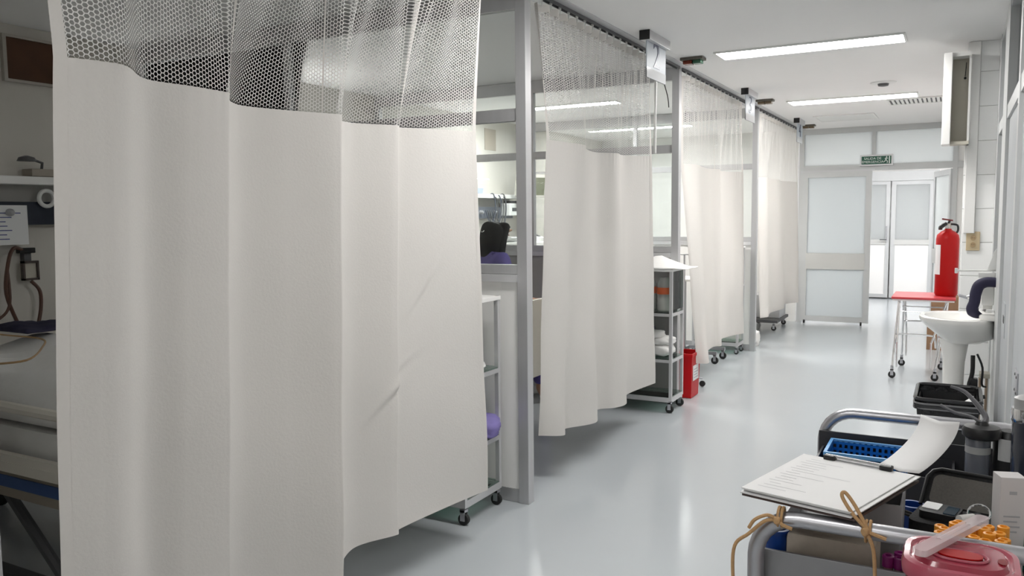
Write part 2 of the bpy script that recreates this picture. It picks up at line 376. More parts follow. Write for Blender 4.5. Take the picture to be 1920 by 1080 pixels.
# ------------------------------------------------------------------ cubicle partitions
def partition(Y, label, low, xs=(-2.9, -3.8), top=True, sill=1.165, lowmat=None):
    t = thing('glazed_partition', label, 'partition', (-1.88, Y, 0), 'aluminium and glass partitions between the bays')
    y0, y1 = Y-.022, Y+.022
    bx(-1.91, -1.855, Y-.03, Y+.03, 0, CZ-.003, .002).build('post', ALU, t)
    bx(XB+.002, XB+.05, y0, y1, 0, CZ-.003).build('post', ALU, t)
    bx(XB+.05, -1.91, y0, y1, CZ-.1, CZ-.003).build('top_rail', ALU, t)
    bx(XB+.05, -1.91, y0, y1, 1.915, 1.975).build('middle_rail', ALU, t)
    bx(XB+.05, -1.91, y0-.006, y1+.006, sill-.0, sill+.045).build('sill_rail', ALU, t)
    bx(XB+.05, -1.91, y0-.014, y1+.014, sill-.04, sill-.002).build('sill_cap', ALUL, t)
    bx(XB+.05, -1.91, y0+.006, y1-.006, .07, sill-.04).build('lower_panel', lowmat or WHITEPNL, t)
    bx(XB+.05, -1.91, y0, y1, .002, .07).build('kick_rail', ALU, t)
    for x in xs:
        bx(x-.02, x+.02, y0, y1, 1.21, 1.915).build('mullion', ALU, t)
        bx(x-.02, x+.02, y0, y1, 1.975, CZ-.1).build('mullion', ALU, t)
    edges = [XB+.05]+sorted(xs)
    for i, a in enumerate(edges):
        a2 = a+(.02 if i else 0); b2 = (edges[i+1]-.02) if i+1 < len(edges) else -1.91
        bx(a2, b2, Y-.003, Y+.003, 1.21, 1.915).build('glass_pane', GLASS, t)
        bx(a2, b2, Y-.003, Y+.003, 1.975, CZ-.1).build('glass_pane', GLASS, t)
    return t
partition(.97, 'glazed partition at the left picture edge, nearest the camera', 0)
partition(3.575, 'glazed partition ending at the tall post beside the largest curtain', 0, xs=(-3.4,))
partition(6.04, 'glazed partition whose post stands behind the rack with the red bin', 0, xs=(-3.1,), lowmat=mat('grey_laminate', (.36, .35, .34), .5))
partition(8.76, 'glazed partition ending between the third and fourth curtains', 0, xs=(-3.2,))

# ------------------------------------------------------------------ curtains
def catmull(P, n):
    P = np.array(P, float); m_ = len(P); Q = np.vstack([2*P[0]-P[1], P, 2*P[-1]-P[-2]])
    u = np.linspace(0, m_-1-1e-9, n); i = u.astype(int); t = (u-i)[:, None]
    p0, p1, p2, p3 = Q[i], Q[i+1], Q[i+2], Q[i+3]
    return .5*((2*p1)+(p2-p0)*t+(2*p0-5*p1+4*p2-p3)*t*t+(3*p1-p0-3*p2+p3)*t**3)
def npmesh(name, V, Fs, m, parent, smooth=True):
    me = bpy.data.meshes.new(name); V = np.asarray(V, np.float32)
    w0 = np.array(wloc(parent), np.float32); V = V-w0
    k = Fs.shape[1]; me.vertices.add(len(V)); me.vertices.foreach_set('co', V.ravel())
    me.loops.add(Fs.size); me.loops.foreach_set('vertex_index', Fs.ravel().astype(np.int32))
    me.polygons.add(len(Fs)); me.polygons.foreach_set('loop_start', np.arange(0, Fs.size, k, dtype=np.int32))
    if smooth: me.polygons.foreach_set('use_smooth', np.ones(len(Fs), bool))
    me.update(calc_edges=True); me.validate(); me.materials.append(m)
    o = bpy.data.objects.new(name, me); COL.objects.link(o); o.parent = parent; return o
def curtain(label, seam, bot, zs, zb, ztop=2.5, xtop=-1.86, ytop=None, pitch=.0125, hemleft=True, seed=1, cord=True, hooks=14, creases=()):
    rs = np.random.RandomState(seed); N = 420
    Sm = catmull(seam, N); Bt = catmull(bot, N)
    t = np.linspace(0, 1, N)
    y0, y1 = ytop or (seam[0][1], seam[-1][1])
    Tp = np.stack([xtop+.028*np.sin(2*PI*hooks*t+seed), y0+(y1-y0)*t], 1)
    seg = np.hypot(*np.diff(Sm, axis=0).T); L = np.concatenate([[0], np.cumsum(seg)]); LT = L[-1]; L /= LT
    rip = .0016*np.sin(t*2*PI*46+seed)*(.5+.5*np.sin(t*17+seed))
    def surf(s, z):              # s in 0..1 by arc length, z height
        u = np.interp(s, L, t)
        def ev(C, u): return np.stack([np.interp(u, t, C[:, 0]), np.interp(u, t, C[:, 1])], -1)
        a = np.clip((z-zs)/(ztop-zs), 0, 1)[..., None]; b = np.clip((zs-z)/(zs-zb), 0, 1)[..., None]
        ea = a**1.15
        P = np.where(z[..., None] >= zs, ev(Sm, u)*(1-ea)+ev(Tp, u)*ea, ev(Sm, u)*(1-b**.9)+ev(Bt, u)*b**.9)
        r = np.interp(u, t, rip)*np.exp(-np.abs(z-zs)/.07)
        x = P[..., 0]+r+np.where(z < zs, .004*np.sin(z*9+s*14+seed)*(zs-z)/(zs-zb), 0)
        for cs, cz_, ca, cl, cw, cm in creases:
            ds = (s-cs)*LT; dz = z-cz_; al = ds*math.sin(-ca)+dz*math.cos(ca); ac = ds*math.cos(ca)-dz*math.sin(-ca)
            x = x+cm*np.exp(-(al/cl)**2)*(np.exp(-(ac/cw)**2)-np.exp(-((ac-1.6*cw)/cw)**2))
        return np.stack([x, P[..., 1], z], -1)
    c = thing('privacy_curtain', label, 'curtain', (-1.85, (y0+y1)/2, 0), 'hospital privacy curtains')
    # cloth
    NS, NZ = 440, 90
    ss, zz = np.meshgrid(np.linspace(0, 1, NS), np.linspace(zb, zs, NZ), indexing='ij')
    V = surf(ss, zz)
    idx = np.arange(NS*NZ).reshape(NS, NZ)
    Fq = np.stack([idx[:-1, :-1], idx[1:, :-1], idx[1:, 1:], idx[:-1, 1:]], -1).reshape(-1, 4)
    o = npmesh('cloth_panel', V.reshape(-1, 3), Fq, CLOTH, c)
    # net: hexagons with open centres
    H = ztop-zs-.02; px_ = pitch*.866; nx = int(LT/px_); nz = int(H/pitch)
    I, J = np.meshgrid(np.arange(nx), np.arange(nz), indexing='ij'); I = I.ravel(); J = J.ravel()
    cx = (I+.5)*px_; cz = (J+.5*(I % 2)+.45)*pitch
    ang = np.arange(6)*PI/3; R = pitch/math.sqrt(3)*1.02; ri = R-.0016 if pitch < .013 else R-.002
    out = np.stack([cx[:, None]+R*np.cos(ang), cz[:, None]+R*np.sin(ang)], -1)
    inn = np.stack([cx[:, None]+ri*np.cos(ang), cz[:, None]+ri*np.sin(ang)], -1)
    A = np.concatenate([out, inn], 1)     # n,12,2
    P = surf(np.clip(A[..., 0]/(nx*px_), 0, 1), zs+np.clip(A[..., 1], 0, H))
    base = (np.arange(len(cx))*12)[:, None, None]; k = np.arange(6); k2 = (k+1) % 6
    Fh = (base+np.stack([k, k2, k2+6, k+6], -1)[None]).reshape(-1, 4)
    npmesh('net_panel', P.reshape(-1, 3), Fh, NET, c, smooth=False)
    def strip(name, s0, s1, z0, z1, n, nzz, off=.0015, mm=HEM):
        a, b = np.meshgrid(np.linspace(s0, s1, n), np.linspace(z0, z1, nzz), indexing='ij')
        V = surf(a, b); V[..., 0] += off
        ix = np.arange(n*nzz).reshape(n, nzz); F_ = np.stack([ix[:-1, :-1], ix[1:, :-1], ix[1:, 1:], ix[:-1, 1:]], -1).reshape(-1, 4)
        q = npmesh(name, V.reshape(-1, 3), F_, mm, c); return q
    strip('heading_tape', 0, 1, ztop-.035, ztop, 200, 2)
    e = .03/LT
    strip('edge_hem', 0, e, zb, ztop, 3, 50); strip('edge_hem', 1-e*.6, 1, zb, ztop, 3, 50)
    strip('bottom_hem', 0, 1, zb, zb+.02, 300, 2, .0012)
    for i in range(1, 4 if LT > 1.5 else 3):           # vertical net seams
        s_ = i/(4 if LT > 1.5 else 3)+.05; strip('net_seam', s_, s_+.006/LT, zs, ztop, 2, 14, .001)
    # gliders
    for i in range(hooks):
        u = (i+.5)/hooks; y = y0+(y1-y0)*u
        gm = MB(); gm.tube([(xtop, y, ztop-.01), (xtop+.004, y, ztop+.012), (xtop, y, CZ-.022)], .0028, 5); gm.box(xtop-.006, xtop+.006, y-.005, y+.005, CZ-.03, CZ-.018)
        gm.build('glider', WHITEP, c)
    return c
TX = -1.86
tr = thing('curtain_track', 'long aluminium curtain track on the ceiling over the bay fronts', 'track', (TX, 6, CZ-.02))
for a, b in ((1.0, 3.54), (3.61, 6.0), (6.07, 8.72), (8.79, 11.38)):
    q = MB(); q.box(TX-.014, TX+.014, a, b, CZ-.008, CZ-.001); q.box(TX-.014, TX-.011, a, b, CZ-.024, CZ-.008); q.box(TX+.011, TX+.014, a, b, CZ-.024, CZ-.008)
    q.build('rail_section', DARKG, tr)
tr2 = struct('trim_6', bx(-1.95, -1.80, .9, YF-.03, CZ-.006, CZ+.0005), ALUL)

curtain('largest cream privacy curtain at left, nearest the camera',
        [(-1.80, 1.15), (-1.765, 1.25), (-1.775, 1.32), (-1.89, 1.46), (-1.885, 1.60), (-1.888, 1.72), (-1.90, 1.75), (-1.95, 1.785), (-2.065, 1.94), (-2.03, 2.12), (-1.96, 2.29), (-1.96, 2.32), (-2.02, 2.36), (-2.09, 2.52), (-2.00, 2.69), (-2.00, 2.715), (-2.04, 2.76), (-1.96, 2.88), (-1.86, 3.08)],
        [(-1.80, 1.08), (-1.77, 1.16), (-1.775, 1.24), (-1.87, 1.36), (-1.84, 1.46), (-1.80, 1.565), (-1.80, 1.585), (-1.85, 1.615), (-1.93, 1.76), (-1.89, 1.92), (-1.795, 2.04), (-1.79, 2.06), (-1.84, 2.09), (-1.92, 2.27), (-1.855, 2.43), (-1.852, 2.455), (-1.875, 2.50), (-1.84, 2.78), (-1.797, 3.045)],
        1.82, .24, xtop=TX+.02, ytop=(1.12, 3.08), seed=2, hooks=16, creases=[(.80, .80, -.9, .13, .012, .009), (.87, 1.15, -.5, .10, .012, .005)])
curtain('second cream privacy curtain, right of the tall near post',
        [(-1.86, 3.78), (-1.84, 4.0), (-1.83, 4.2), (-1.93, 4.45), (-1.98, 4.72), (-1.90, 4.86), (-1.93, 5.02), (-1.88, 5.12), (-1.81, 5.26)],
        [(-1.95, 3.85), (-1.838, 3.92), (-1.888, 4.04), (-1.785, 4.253), (-1.905, 4.52), (-1.82, 4.64), (-1.795, 4.77), (-1.885, 5.02), (-1.845, 5.46)],
        1.84, .27, ytop=(3.68, 5.3), seed=3, hooks=15)
curtain('third cream privacy curtain, behind the rack with the red bin',
        [(-1.93, 6.3), (-1.86, 6.5), (-1.90, 6.8), (-1.93, 7.1), (-1.88, 7.3), (-1.95, 7.6), (-1.90, 7.8), (-1.81, 7.9)],
        [(-1.80, 6.33), (-1.72, 6.40), (-1.85, 6.8), (-1.895, 7.2), (-1.847, 7.3), (-1.94, 7.68), (-1.90, 7.98), (-1.843, 8.15)],
        1.85, .27, ytop=(6.13, 7.95), seed=4, hooks=14, pitch=.014)
curtain('fourth and farthest cream privacy curtain, beside the frosted door',
        [(-1.93, 9.0), (-1.86, 9.25), (-1.92, 9.6), (-1.86, 9.95), (-1.92, 10.3), (-1.87, 10.6), (-1.81, 10.85)],
        [(-1.905, 9.2), (-1.845, 9.36), (-1.898, 9.78), (-1.84, 10.28), (-1.917, 10.78), (-1.797, 11.05)],
        1.85, .30, ytop=(8.85, 10.95), seed=5, hooks=13, pitch=.014)

# ------------------------------------------------------------------ ceiling fixtures
def light(x0, x1, y0, y1, label, m, grp):
    t = thing('ceiling_light', label, 'ceiling light', ((x0+x1)/2, (y0+y1)/2, CZ-.02), grp)
    q = MB(); q.box(x0-.015, x1+.015, y0-.015, y0, CZ-.012, CZ-.0005).box(x0-.015, x1+.015, y1, y1+.015, CZ-.012, CZ-.0005).box(x0-.015, x0, y0, y1, CZ-.012, CZ-.0005).box(x1, x1+.015, y0, y1, CZ-.012, CZ-.0005)
    q.build('frame', WHITEP, t)
    bx(x0, x1, y0, y1, CZ-.006, CZ-.001).build('diffuser', m, t)
    return t
light(-1.49, -.34, 5.65, 5.9, 'long recessed ceiling light over the corridor, the nearer one', TUBELT, 'corridor ceiling lights')
light(-1.51, -.38, 8.44, 8.72, 'long recessed ceiling light over the corridor, the farther one', TUBELT, 'corridor ceiling lights')
light(-1.49, -.34, 2.85, 3.1, 'long recessed ceiling light over the corridor, above the frame', TUBELN, 'corridor ceiling lights')
light(-1.49, -.34, .05, .3, 'added fill light on the corridor ceiling, unseen above the camera', FILLK, 'corridor ceiling lights')  # unseen fill, added to even out the light on the near curtain
light(-1.49, -.34, -2.0, -1.75, 'added fill light on the corridor ceiling, unseen behind the camera', FILLK, 'corridor ceiling lights')  # second unseen fill, added to lift the foreground
light(-4.3, -2.93, 7.45, 7.62, 'strip light on the third bay ceiling, seen through glass', TUBELB, 'bay strip lights')
light(-4.1, -2.92, 9.88, 10.05, 'strip light on the fourth bay ceiling, seen through glass', TUBELB, 'bay strip lights')
light(-1.5, .3, 13.1, 13.4, 'lobby ceiling light beyond the frosted doors', TUBELF, 'lobby lights')

def bed_sign(y, num, label):
    t = thing('bed_number_sign', label, 'sign', (-1.68, y, CZ-.05), 'hanging bed number signs')
    bx(-1.71, -1.65, y-.2, y+.2, CZ-.055, CZ-.001, .003).build('mount_rail', ALUL, t)
    bx(-1.712, -1.648, y-.206, y-.2, CZ-.057, CZ-.001).build('end_cap', BLACK, t)
    bx(-1.683, -1.677, y-.17, y+.19, CZ-.27, CZ-.05).build('sign_plate', mat('sign_plate', (.55, .60, .66), .45, alpha=.9), t)
    bx(-1.684, -1.676, y-.17, y+.19, CZ-.27, CZ-.21).build('reflective_band', mat('sign_band', (.85, .86, .88), .1), t)
    M_ = Matrix.Translation((-1.6755, y+.01, CZ-.13)) @ Matrix.Rotation(PI/2, 4, 'Z') @ Matrix.Rotation(PI/2, 4, 'X')
    text_obj('numeral', num, .22, mat('numeral_ink', (.03, .05, .12), .4), M_, t, .001, 1.25)
    MB().tube([(-1.70, y+.1, CZ-.055), (-1.71, y+.1, CZ-.2)], .002, 5).build('wire', DARKG, t)
    return t
bed_sign(4.95, '2', 'hanging plate with the numeral 2 above the second curtain')
bed_sign(7.55, '3', 'hanging plate with the numeral 3 above the third curtain')
bed_sign(10.15, '4', 'hanging plate with the numeral 4 above the fourth curtain')
# white fabric cord below sign at curtain edge
for y, n, lb in ((5.76, 0, 'dark ceiling call lamp with a reddish lens, nearest of three'), (8.2, 1, 'dark ceiling call lamp beside the second hanging number plate'), (10.8, 1, 'dark ceiling call lamp close to the frosted doors')):
    t = thing('call_lamp', lb, 'call lamp', (-1.68, y, CZ), 'ceiling call lamps')
    bx(-1.76, -1.60, y-.05, y+.05, CZ-.02, CZ-.001, .002).build('lamp_housing', mat('call_lamp_housing', (.12, .11, .09), .5), t)
    bx(-1.745, -1.68, y-.035, y+.035, CZ-.045, CZ-.02, .006).build('lens', mat('red_lens', (.16, .03, .015), .25) if n == 0 else mat('amber_lens', (.14, .10, .06), .3), t)
    bx(-1.675, -1.615, y-.035, y+.035, CZ-.045, CZ-.02, .006).build('lens', mat('green_lens', (.03, .10, .06), .25) if n == 0 else mat('amber_lens', (.14, .10, .06), .3), t)
t = thing('air_outlet', 'small round ceiling outlet between the two corridor lights', 'ceiling vent', (-.6, 7.68, CZ))
MB().lathe(-.6, 7.68, [(.105, CZ-.001), (.10, CZ-.008), (.06, CZ-.012)], 24).build('rim', WHITEP, t, True)
MB().lathe(-.6, 7.68, [(.045, CZ-.011), (.04, CZ-.03), (.02, CZ-.034)], 18).build('core', DARKG, t, True)
t = thing('ceiling_grille', 'white slotted air grille on the ceiling before the doors', 'ceiling vent', (-.4, 9.05, CZ))
gx0, gx1, gy0, gy1 = -.64, -.17, 8.86, 9.24
bx(gx0, gx1, gy0, gy1, CZ-.003, CZ-.001).build('backing', DARKG, t)
q = MB(); q.box(gx0-.02, gx1+.02, gy0-.02, gy0, CZ-.012, CZ-.001).box(gx0-.02, gx1+.02, gy1, gy1+.02, CZ-.012, CZ-.001).box(gx0-.02, gx0, gy0, gy1, CZ-.012, CZ-.001).box(gx1, gx1+.02, gy0, gy1, CZ-.012, CZ-.001); q.build('frame', WHITEP, t)
for i in range(12):
    x = gx0+.02+i*.0395; MB().box(x, x+.024, gy0, gy1, CZ-.010, CZ-.006).build('slat', WHITEP, t)
t = thing('ceiling_hatch', 'flat white access hatch in the ceiling near the doors', 'hatch', (-1.17, 10.2, CZ))
bx(-1.48, -.88, 9.93, 10.5, CZ-.006, CZ-.001, .001).build('hatch_panel', WHITEP, t)
q = MB(); q.box(-1.50, -.86, 9.91, 9.93, CZ-.009, CZ-.001).box(-1.50, -.86, 10.5, 10.52, CZ-.009, CZ-.001).box(-1.50, -1.48, 9.93, 10.5, CZ-.009, CZ-.001).box(-.88, -.86, 9.93, 10.5, CZ-.009, CZ-.001); q.build('hatch_frame', CEIL, t)
tag(MB().tube(smooth_path([(-1.87, 5.50, 2.54), (-1.865, 5.55, 2.48), (-1.86, 5.65, 2.39), (-1.87, 5.78, 2.30), (-1.88, 5.84, 2.23)]), .004, 6).build('loose_cable', BLACK), 'short loose black cable hanging at the second curtain edge', 'cable')
tag(MB().tube([(-1.80, 5.32, 2.545), (-1.80, 5.30, 2.1), (-1.80, 5.30, 1.86)], .010, 8).build('pull_strap', WHITEP), 'white strap hanging below the first number plate', 'strap')

# wall-mounted light housing on the pier
t = thing('wall_light_housing', 'open cream metal light housing fixed high on the tiled pier', 'light housing', (-.03, 6.12, 2.17))
hx0, hx1, hz0, hz1, hy0, hy1 = -.118, .038, 1.885, 2.47, 6.04, 6.19
bx(hx0+.004, hx1, hy1-.006, hy1, hz0, hz1).build('back_panel', BEIGEM, t)
bx(hx0, hx0+.05, hy0, hy1, hz0, hz1, .004).build('side_flange', WHITEPNL, t)
bx(hx1-.012, hx1, hy0+.05, hy1, hz0, hz1).build('side_flange', WHITEPNL, t)
bx(hx0+.05, hx1, hy0+.02, hy1, hz1-.025, hz1).build('end_cap', WHITEPNL, t)
bx(hx0+.05, hx1, hy0+.02, hy1, hz0, hz0+.02).build('end_cap', BEIGEM, t)
MB().lathe(0, 0, [(.008, 0), (.007, .012)], 10, M=Matrix.Translation((.005, hy1-.006, 2.32)) @ Matrix.Rotation(PI/2, 4, 'X')).build('lamp_holder', BLACK, t)
MB().tube([(.005, hy1-.012, 2.33), (.01, hy1-.012, 2.42)], .002, 5).build('wire', BLACK, t)

# ------------------------------------------------------------------ shelf racks
def rack(label, x0, x1, y0, y1, ztop, shelves, cr=.028, glassbot=True, topm=None):
    t = thing('shelf_rack', label, 'rolling rack', ((x0+x1)/2, (y0+y1)/2, 0), 'wheeled glass shelf racks')
    p = .022; zb = 2*cr+.03
    for x in (x0, x1-p):
        for y in (y0, y1-p): bx(x, x+p, y, y+p, zb, ztop, .001).build('upright', ALUL, t)
    for i, z in enumerate(shelves):
        q = MB(); hb = .035 if i == 0 else .022
        q.box(x0+p, x1-p, y0, y0+p*.8, z-hb, z).box(x0+p, x1-p, y1-p*.8, y1, z-hb, z).box(x0, x0+p*.8, y0+p, y1-p, z-hb, z).box(x1-p*.8, x1, y0+p, y1-p, z-hb, z)
        q.build('shelf_frame', ALUL, t)
        bx(x0+.004, x1-.004, y0+.004, y1-.004, z, z+.006).build('glass_shelf', GLASSG if glassbot else WHITEP, t)
    bx(x0-.004, x1+.004, y0-.004, y1+.004, ztop-.02, ztop, .003).build('top_board', topm or WHITEPNL, t)
    for x in (x0+.02, x1-.02):
        for y in (y0+.02, y1-.02): caster(x, y, cr, t)
    return t
rack('wheeled aluminium rack with glass shelves beside the tall near post', -2.75, -1.985, 3.15, 3.50, 1.06, [.12, .36, .70])
def soft(name, x, y, z, sx, sy, sz, m, lumps=.12, seed=0, n=3, flat=True):
    bm = bmesh.new(); bmesh.ops.create_icosphere(bm, subdivisions=n, radius=1)
    rs = random.Random(seed); ph = [rs.uniform(0, 6) for _ in range(6)]
    for v in bm.verts:
        c = v.co.copy(); k = 1+lumps*(math.sin(c.x*4+ph[0])*math.cos(c.y*5+ph[1])+.6*math.sin(c.z*7+ph[2]+c.x*5))
        sg = lambda a: math.copysign(abs(a)**.7, a)
        v.co = Vector((x+sg(c.x)*sx*k, y+sg(c.y)*sy*k, max(z, z+sz+sg(c.z)*sz*k) if flat else z+sz+sg(c.z)*sz*k))
    me = bpy.data.meshes.new(name); bm.to_mesh(me); bm.free(); me.materials.append(m); me.shade_smooth()
    o = bpy.data.objects.new(name, me); COL.objects.link(o); return o
tag(soft('folded_cloth', -2.035, 3.40, .367, .08, .10, .05, LILAC, .15, 3), 'lilac cloth bundle on the rack shelf beside the near post', 'cloth')
t = tag(soft('gauze_pack', -2.08, 3.34, .707, .07, .09, .02, LINEN, .12, 5), 'small white gauze pack on the upper glass shelf of near rack', 'gauze')
tag(soft('crumpled_wrap', -2.1, 3.3, 1.061, .08, .10, .05, mat('white_wrap', (.75, .75, .75), .4), .2, 8), 'crumpled white wrap on top of the near rack', 'wrap')

rk = rack('wheeled white rack with towels beside the second curtain', -2.36, -1.80, 5.70, 5.99, 1.06, [.115, .395, .735], cr=.03)
bx(-1.806, -1.8, 5.722, 5.968, .757, 1.04).build('side_pane', GLASSG, rk)
# paper heap on top
q = MB(); P0 = [(-2.35, 5.66, 1.063), (-1.72, 5.64, 1.063), (-1.70, 5.98, 1.063), (-2.35, 6.0, 1.063)]
n = 14; vs = []; fs = []
for i in range(n+1):
    for j in range(n+1):
        u, v = i/n, j/n; x = -2.36+.67*u; y = 5.68+.30*v
        hgt = max(0, 1-abs(u-.62)/.36)**1.0*max(0, 1-abs(v-.55)/.55)*.095
        vs.append((x, y, 1.063+hgt+.004*math.sin(9*u+5*v)**2))
for i in range(n):
    for j in range(n): fs.append((i*(n+1)+j, (i+1)*(n+1)+j, (i+1)*(n+1)+j+1, i*(n+1)+j+1))
q.add(vs, fs); o = q.build('draped_sheet', LINEN, None, True); o.modifiers.new('s', 'SOLIDIFY').thickness = .004
tag(o, 'white sheet heaped into a peak on the rack top by second curtain', 'sheet')
def jug(x, y, z, label, r=.055):
    t = thing('clear_jug', label, 'container', (x, y, z), 'clear containers with orange bands')
    MB().lathe(x, y, [(r*.95, z), (r, z+.01), (r, z+.20), (r*.7, z+.235), (r*.7, z+.25)], 18).build('body', PLCLR, t, True)
    MB().lathe(x, y, [(r+.0015, z+.125), (r+.0015, z+.175)], 18, cap=False).build('label_band', ORLAB, t, True)
    MB().lathe(x, y, [(r*.98, z+.008), (r*.96, z+.10)], 16).build('contents', mat('pale_liquid', (.62, .62, .58), .2), t, True)
    return t
jug(-1.90, 5.83, .742, 'clear jug with orange band on the upper shelf, right one')
jug(-2.03, 5.86, .742, 'clear jug with orange band on the upper shelf, left one')
for i, (x, y, z, sx, sz) in enumerate([(-1.93, 5.83, .402, .10, .05), (-2.07, 5.84, .402, .07, .045), (-1.90, 5.84, .49, .08, .03), (-1.99, 5.83, .53, .09, .03)]):
    tag(soft('towel_roll', x, y, z, sx, .10, sz, LINEN, .10, 20+i), ['white towel bundle at the right of the middle shelf', 'white towel bundle at the left of the middle shelf', 'white towel on top of the right bundle', 'topmost white towel of the heap on the middle shelf'][i], 'towel', 'towels on the middle shelf')
tag(soft('navy_cloth', -2.02, 5.80, .585, .05, .05, .025, NAVY, .1, 31), 'small navy cloth lying over the white towels', 'cloth')
# red bin
t = thing('sharps_bin', 'tall red plastic waste bin with white label behind the rack', 'bin', (-1.86, 6.28, 0))
c = (-1.865, 6.34)
def ringbox(mb, cx, cy, hw, hd, z0, z1, tp, th=.004):
    o0 = [(cx-hw, cy-hd), (cx+hw, cy-hd), (cx+hw, cy+hd), (cx-hw, cy+hd)]
    def sc(k, z): return [(cx+(x-cx)*k, cy+(y-cy)*k, z) for x, y in o0]
    A = sc(tp, z0); B = sc(1, z1); C_ = sc(1-th/hw*1.0, z1); D = sc(tp*(1-th/hw), z0+th)
    mb.add(A+B+C_+D, [(3, 2, 1, 0)]+[(i, (i+1) % 4, 4+(i+1) % 4, 4+i) for i in range(4)]+[(4+i, 4+(i+1) % 4, 8+(i+1) % 4, 8+i) for i in range(4)]+[(8+i, 8+(i+1) % 4, 12+(i+1) % 4, 12+i) for i in range(4)]+[(12, 13, 14, 15)])
    return mb
ringbox(MB(), c[0], c[1], .065, .12, 0.004, .36, .82).build('bin_body', REDP, t)
q = MB(); q.box(c[0]-.07, c[0]+.07, c[1]-.126, c[1]-.118, .335, .36).box(c[0]-.07, c[0]+.07, c[1]+.118, c[1]+.126, .335, .36).box(c[0]-.07, c[0]-.063, c[1]-.118, c[1]+.118, .335, .36).box(c[0]+.063, c[0]+.07, c[1]-.118, c[1]+.118, .335, .36); q.build('rim', REDP, t)
q = MB(); q.box(c[0]+.0605, c[0]+.064, c[1]-.08, c[1]+.07, .14, .26); q.build('label', PAPER, t)
q = MB()
for i in range(4): q.box(c[0]+.0642, c[0]+.0648, c[1]-.06, c[1]+.05-.02*(i % 2), .16+i*.022, .166+i*.022)
q.build('label_print', PAPERE, t)
# IV poles
def ivpole(x, y, label, h=1.75, r=.22):
    t = thing('drip_stand', label, 'drip stand', (x, y, 0), 'drip stands')
    MB().tube([(x, y, .09), (x, y, h)], .008, 8).build('pole', STEEL, t)
    MB().tube([(x-.07, y, h+.03), (x-.07, y, h), (x+.07, y, h), (x+.07, y, h+.03)], .004, 6).build('hook', STEEL, t)
    for k in range(5):
        a = k*2*PI/5+.5; MB().tube([(x, y, .10), (x+r*math.cos(a), y+r*math.sin(a), .07)], .009, 6).build('leg', STEEL, t)
        MB().lathe(0, 0, [(.01, -.009), (.025, -.008), (.025, .008), (.01, .009)], 12, M=Matrix.Translation((x+r*math.cos(a), y+r*math.sin(a), .026)) @ Matrix.Rotation(PI/2, 4, 'X')).build('caster', RUBBER, t, True)
    return t
ivpole(-2.0, 6.66, 'thin steel drip stand rising behind the red bin', 1.12, .16)
# wheel under curtain 3: overbed table
def table_over(x, y, label):
    t = thing('overbed_table', label, 'overbed table', (x, y, 0))
    bx(x-.35, x+.1, y-.2, y+.2, .80, .825, .006).build('table_top', WHITEPNL, t)
    bx(x-.30, x-.26, y-.02, y+.02, .1, .80).build('column', STEEL, t)
    q = MB(); q.box(x-.30, x+.1, y-.17, y-.14, .09, .12).box(x-.30, x+.1, y+.14, y+.17, .09, .12).box(x-.3, x-.26, y-.14, y+.14, .09, .12); q.build('base', STEEL, t)
    for a in (x-.28, x+.08):
        for b in (y-.155, y+.155): caster(a, b, .035, t)
    return t
table_over(-2.12, 7.98, 'wheeled overbed table whose caster shows under the third curtain')
rack('wheeled glass rack showing below the third curtain', -2.45, -1.965, 8.45, 8.71, 1.12, [.12, .40, .72], cr=.022)
# white cloth + bed 4
tag(soft('dropped_cloth', -1.93, 9.12, .0, .035, .16, .08, LINEN, .15, 44, flat=False), 'white cloth hanging out near the floor by the fourth curtain', 'cloth')

# ------------------------------------------------------------------ hospital beds
def bed(x0, x1, y0, y1, label, stripe=True, mh=.62):
    t = thing('hospital_bed', label, 'bed', ((x0+x1)/2, (y0+y1)/2, 0), 'hospital beds')
    bx(x0+.05, x1-.05, y0+.03, y1-.03, mh, mh+.13, .03).build('mattress', LINEN, t, True)
    q = MB(); q.box(x0+.03, x1-.03, y0, y0+.05, mh-.11, mh+.0).box(x0+.03, x1-.03, y1-.05, y1, mh-.11, mh+.0).box(x0+.03, x0+.08, y0, y1, mh-.11, mh).box(x1-.08, x1-.03, y0, y1, mh-.11, mh)
    q.build('bed_frame', BEDB, t)
    bx(x0+.1, x1-.1, y0-.004, y0+.001, mh-.075, mh-.035).build('stripe', BEDBL, t)
    bx(x1-.03, x1, y0+.02, y1-.02, mh-.2, mh+.30, .01).build('footboard', BEDP, t)
    bx(x0, x0+.03, y0+.02, y1-.02, mh-.2, mh+.42, .01).build('headboard', BEDP, t)
    for yy in (y0-.03, y1+.03):
        q = MB(); a, b = x0+.45, x1-.12; z0, z1 = mh+.03, mh+.215
        q.tube(smooth_path([(a, yy, z0), (a, yy, z1-.03), (a+.05, yy, z1), (b-.05, yy, z1), (b, yy, z1-.03), (b, yy, z0)], 4), .018, 8)
        q.box(a+.03, b-.03, yy-.012, yy+.012, z0, z0+.03)
        for k in range(1, 4): q.box(a+(b-a)*k/4-.018, a+(b-a)*k/4+.018, yy-.012, yy+.012, z0+.02, z1-.01)
        q.box(a, b, yy-.015, yy+.015, z0-.03, z0+.004)
        q.build('side_rail', BEDP, t, True)
    q = MB(); q.tube([(x0+.35, y0+.1, .16), (x0+.75, y0+.1, mh-.12)], .02); q.tube([(x1-.35, y0+.1, .16), (x1-.75, y0+.1, mh-.12)], .02); q.tube([(x0+.35, y1-.1, .16), (x0+.75, y1-.1, mh-.12)], .02); q.tube([(x1-.35, y1-.1, .16), (x1-.75, y1-.1, mh-.12)], .02)
    q.box(x0+.3, x1-.3, y0+.08, y0+.13, .13, .17).box(x0+.3, x1-.3, y1-.13, y1-.08, .13, .17); q.build('undercarriage', DARKG, t)
    for a in (x0+.33, x1-.33):
        for b in (y0+.105, y1-.105): caster(a, b, .055, t)
    return t
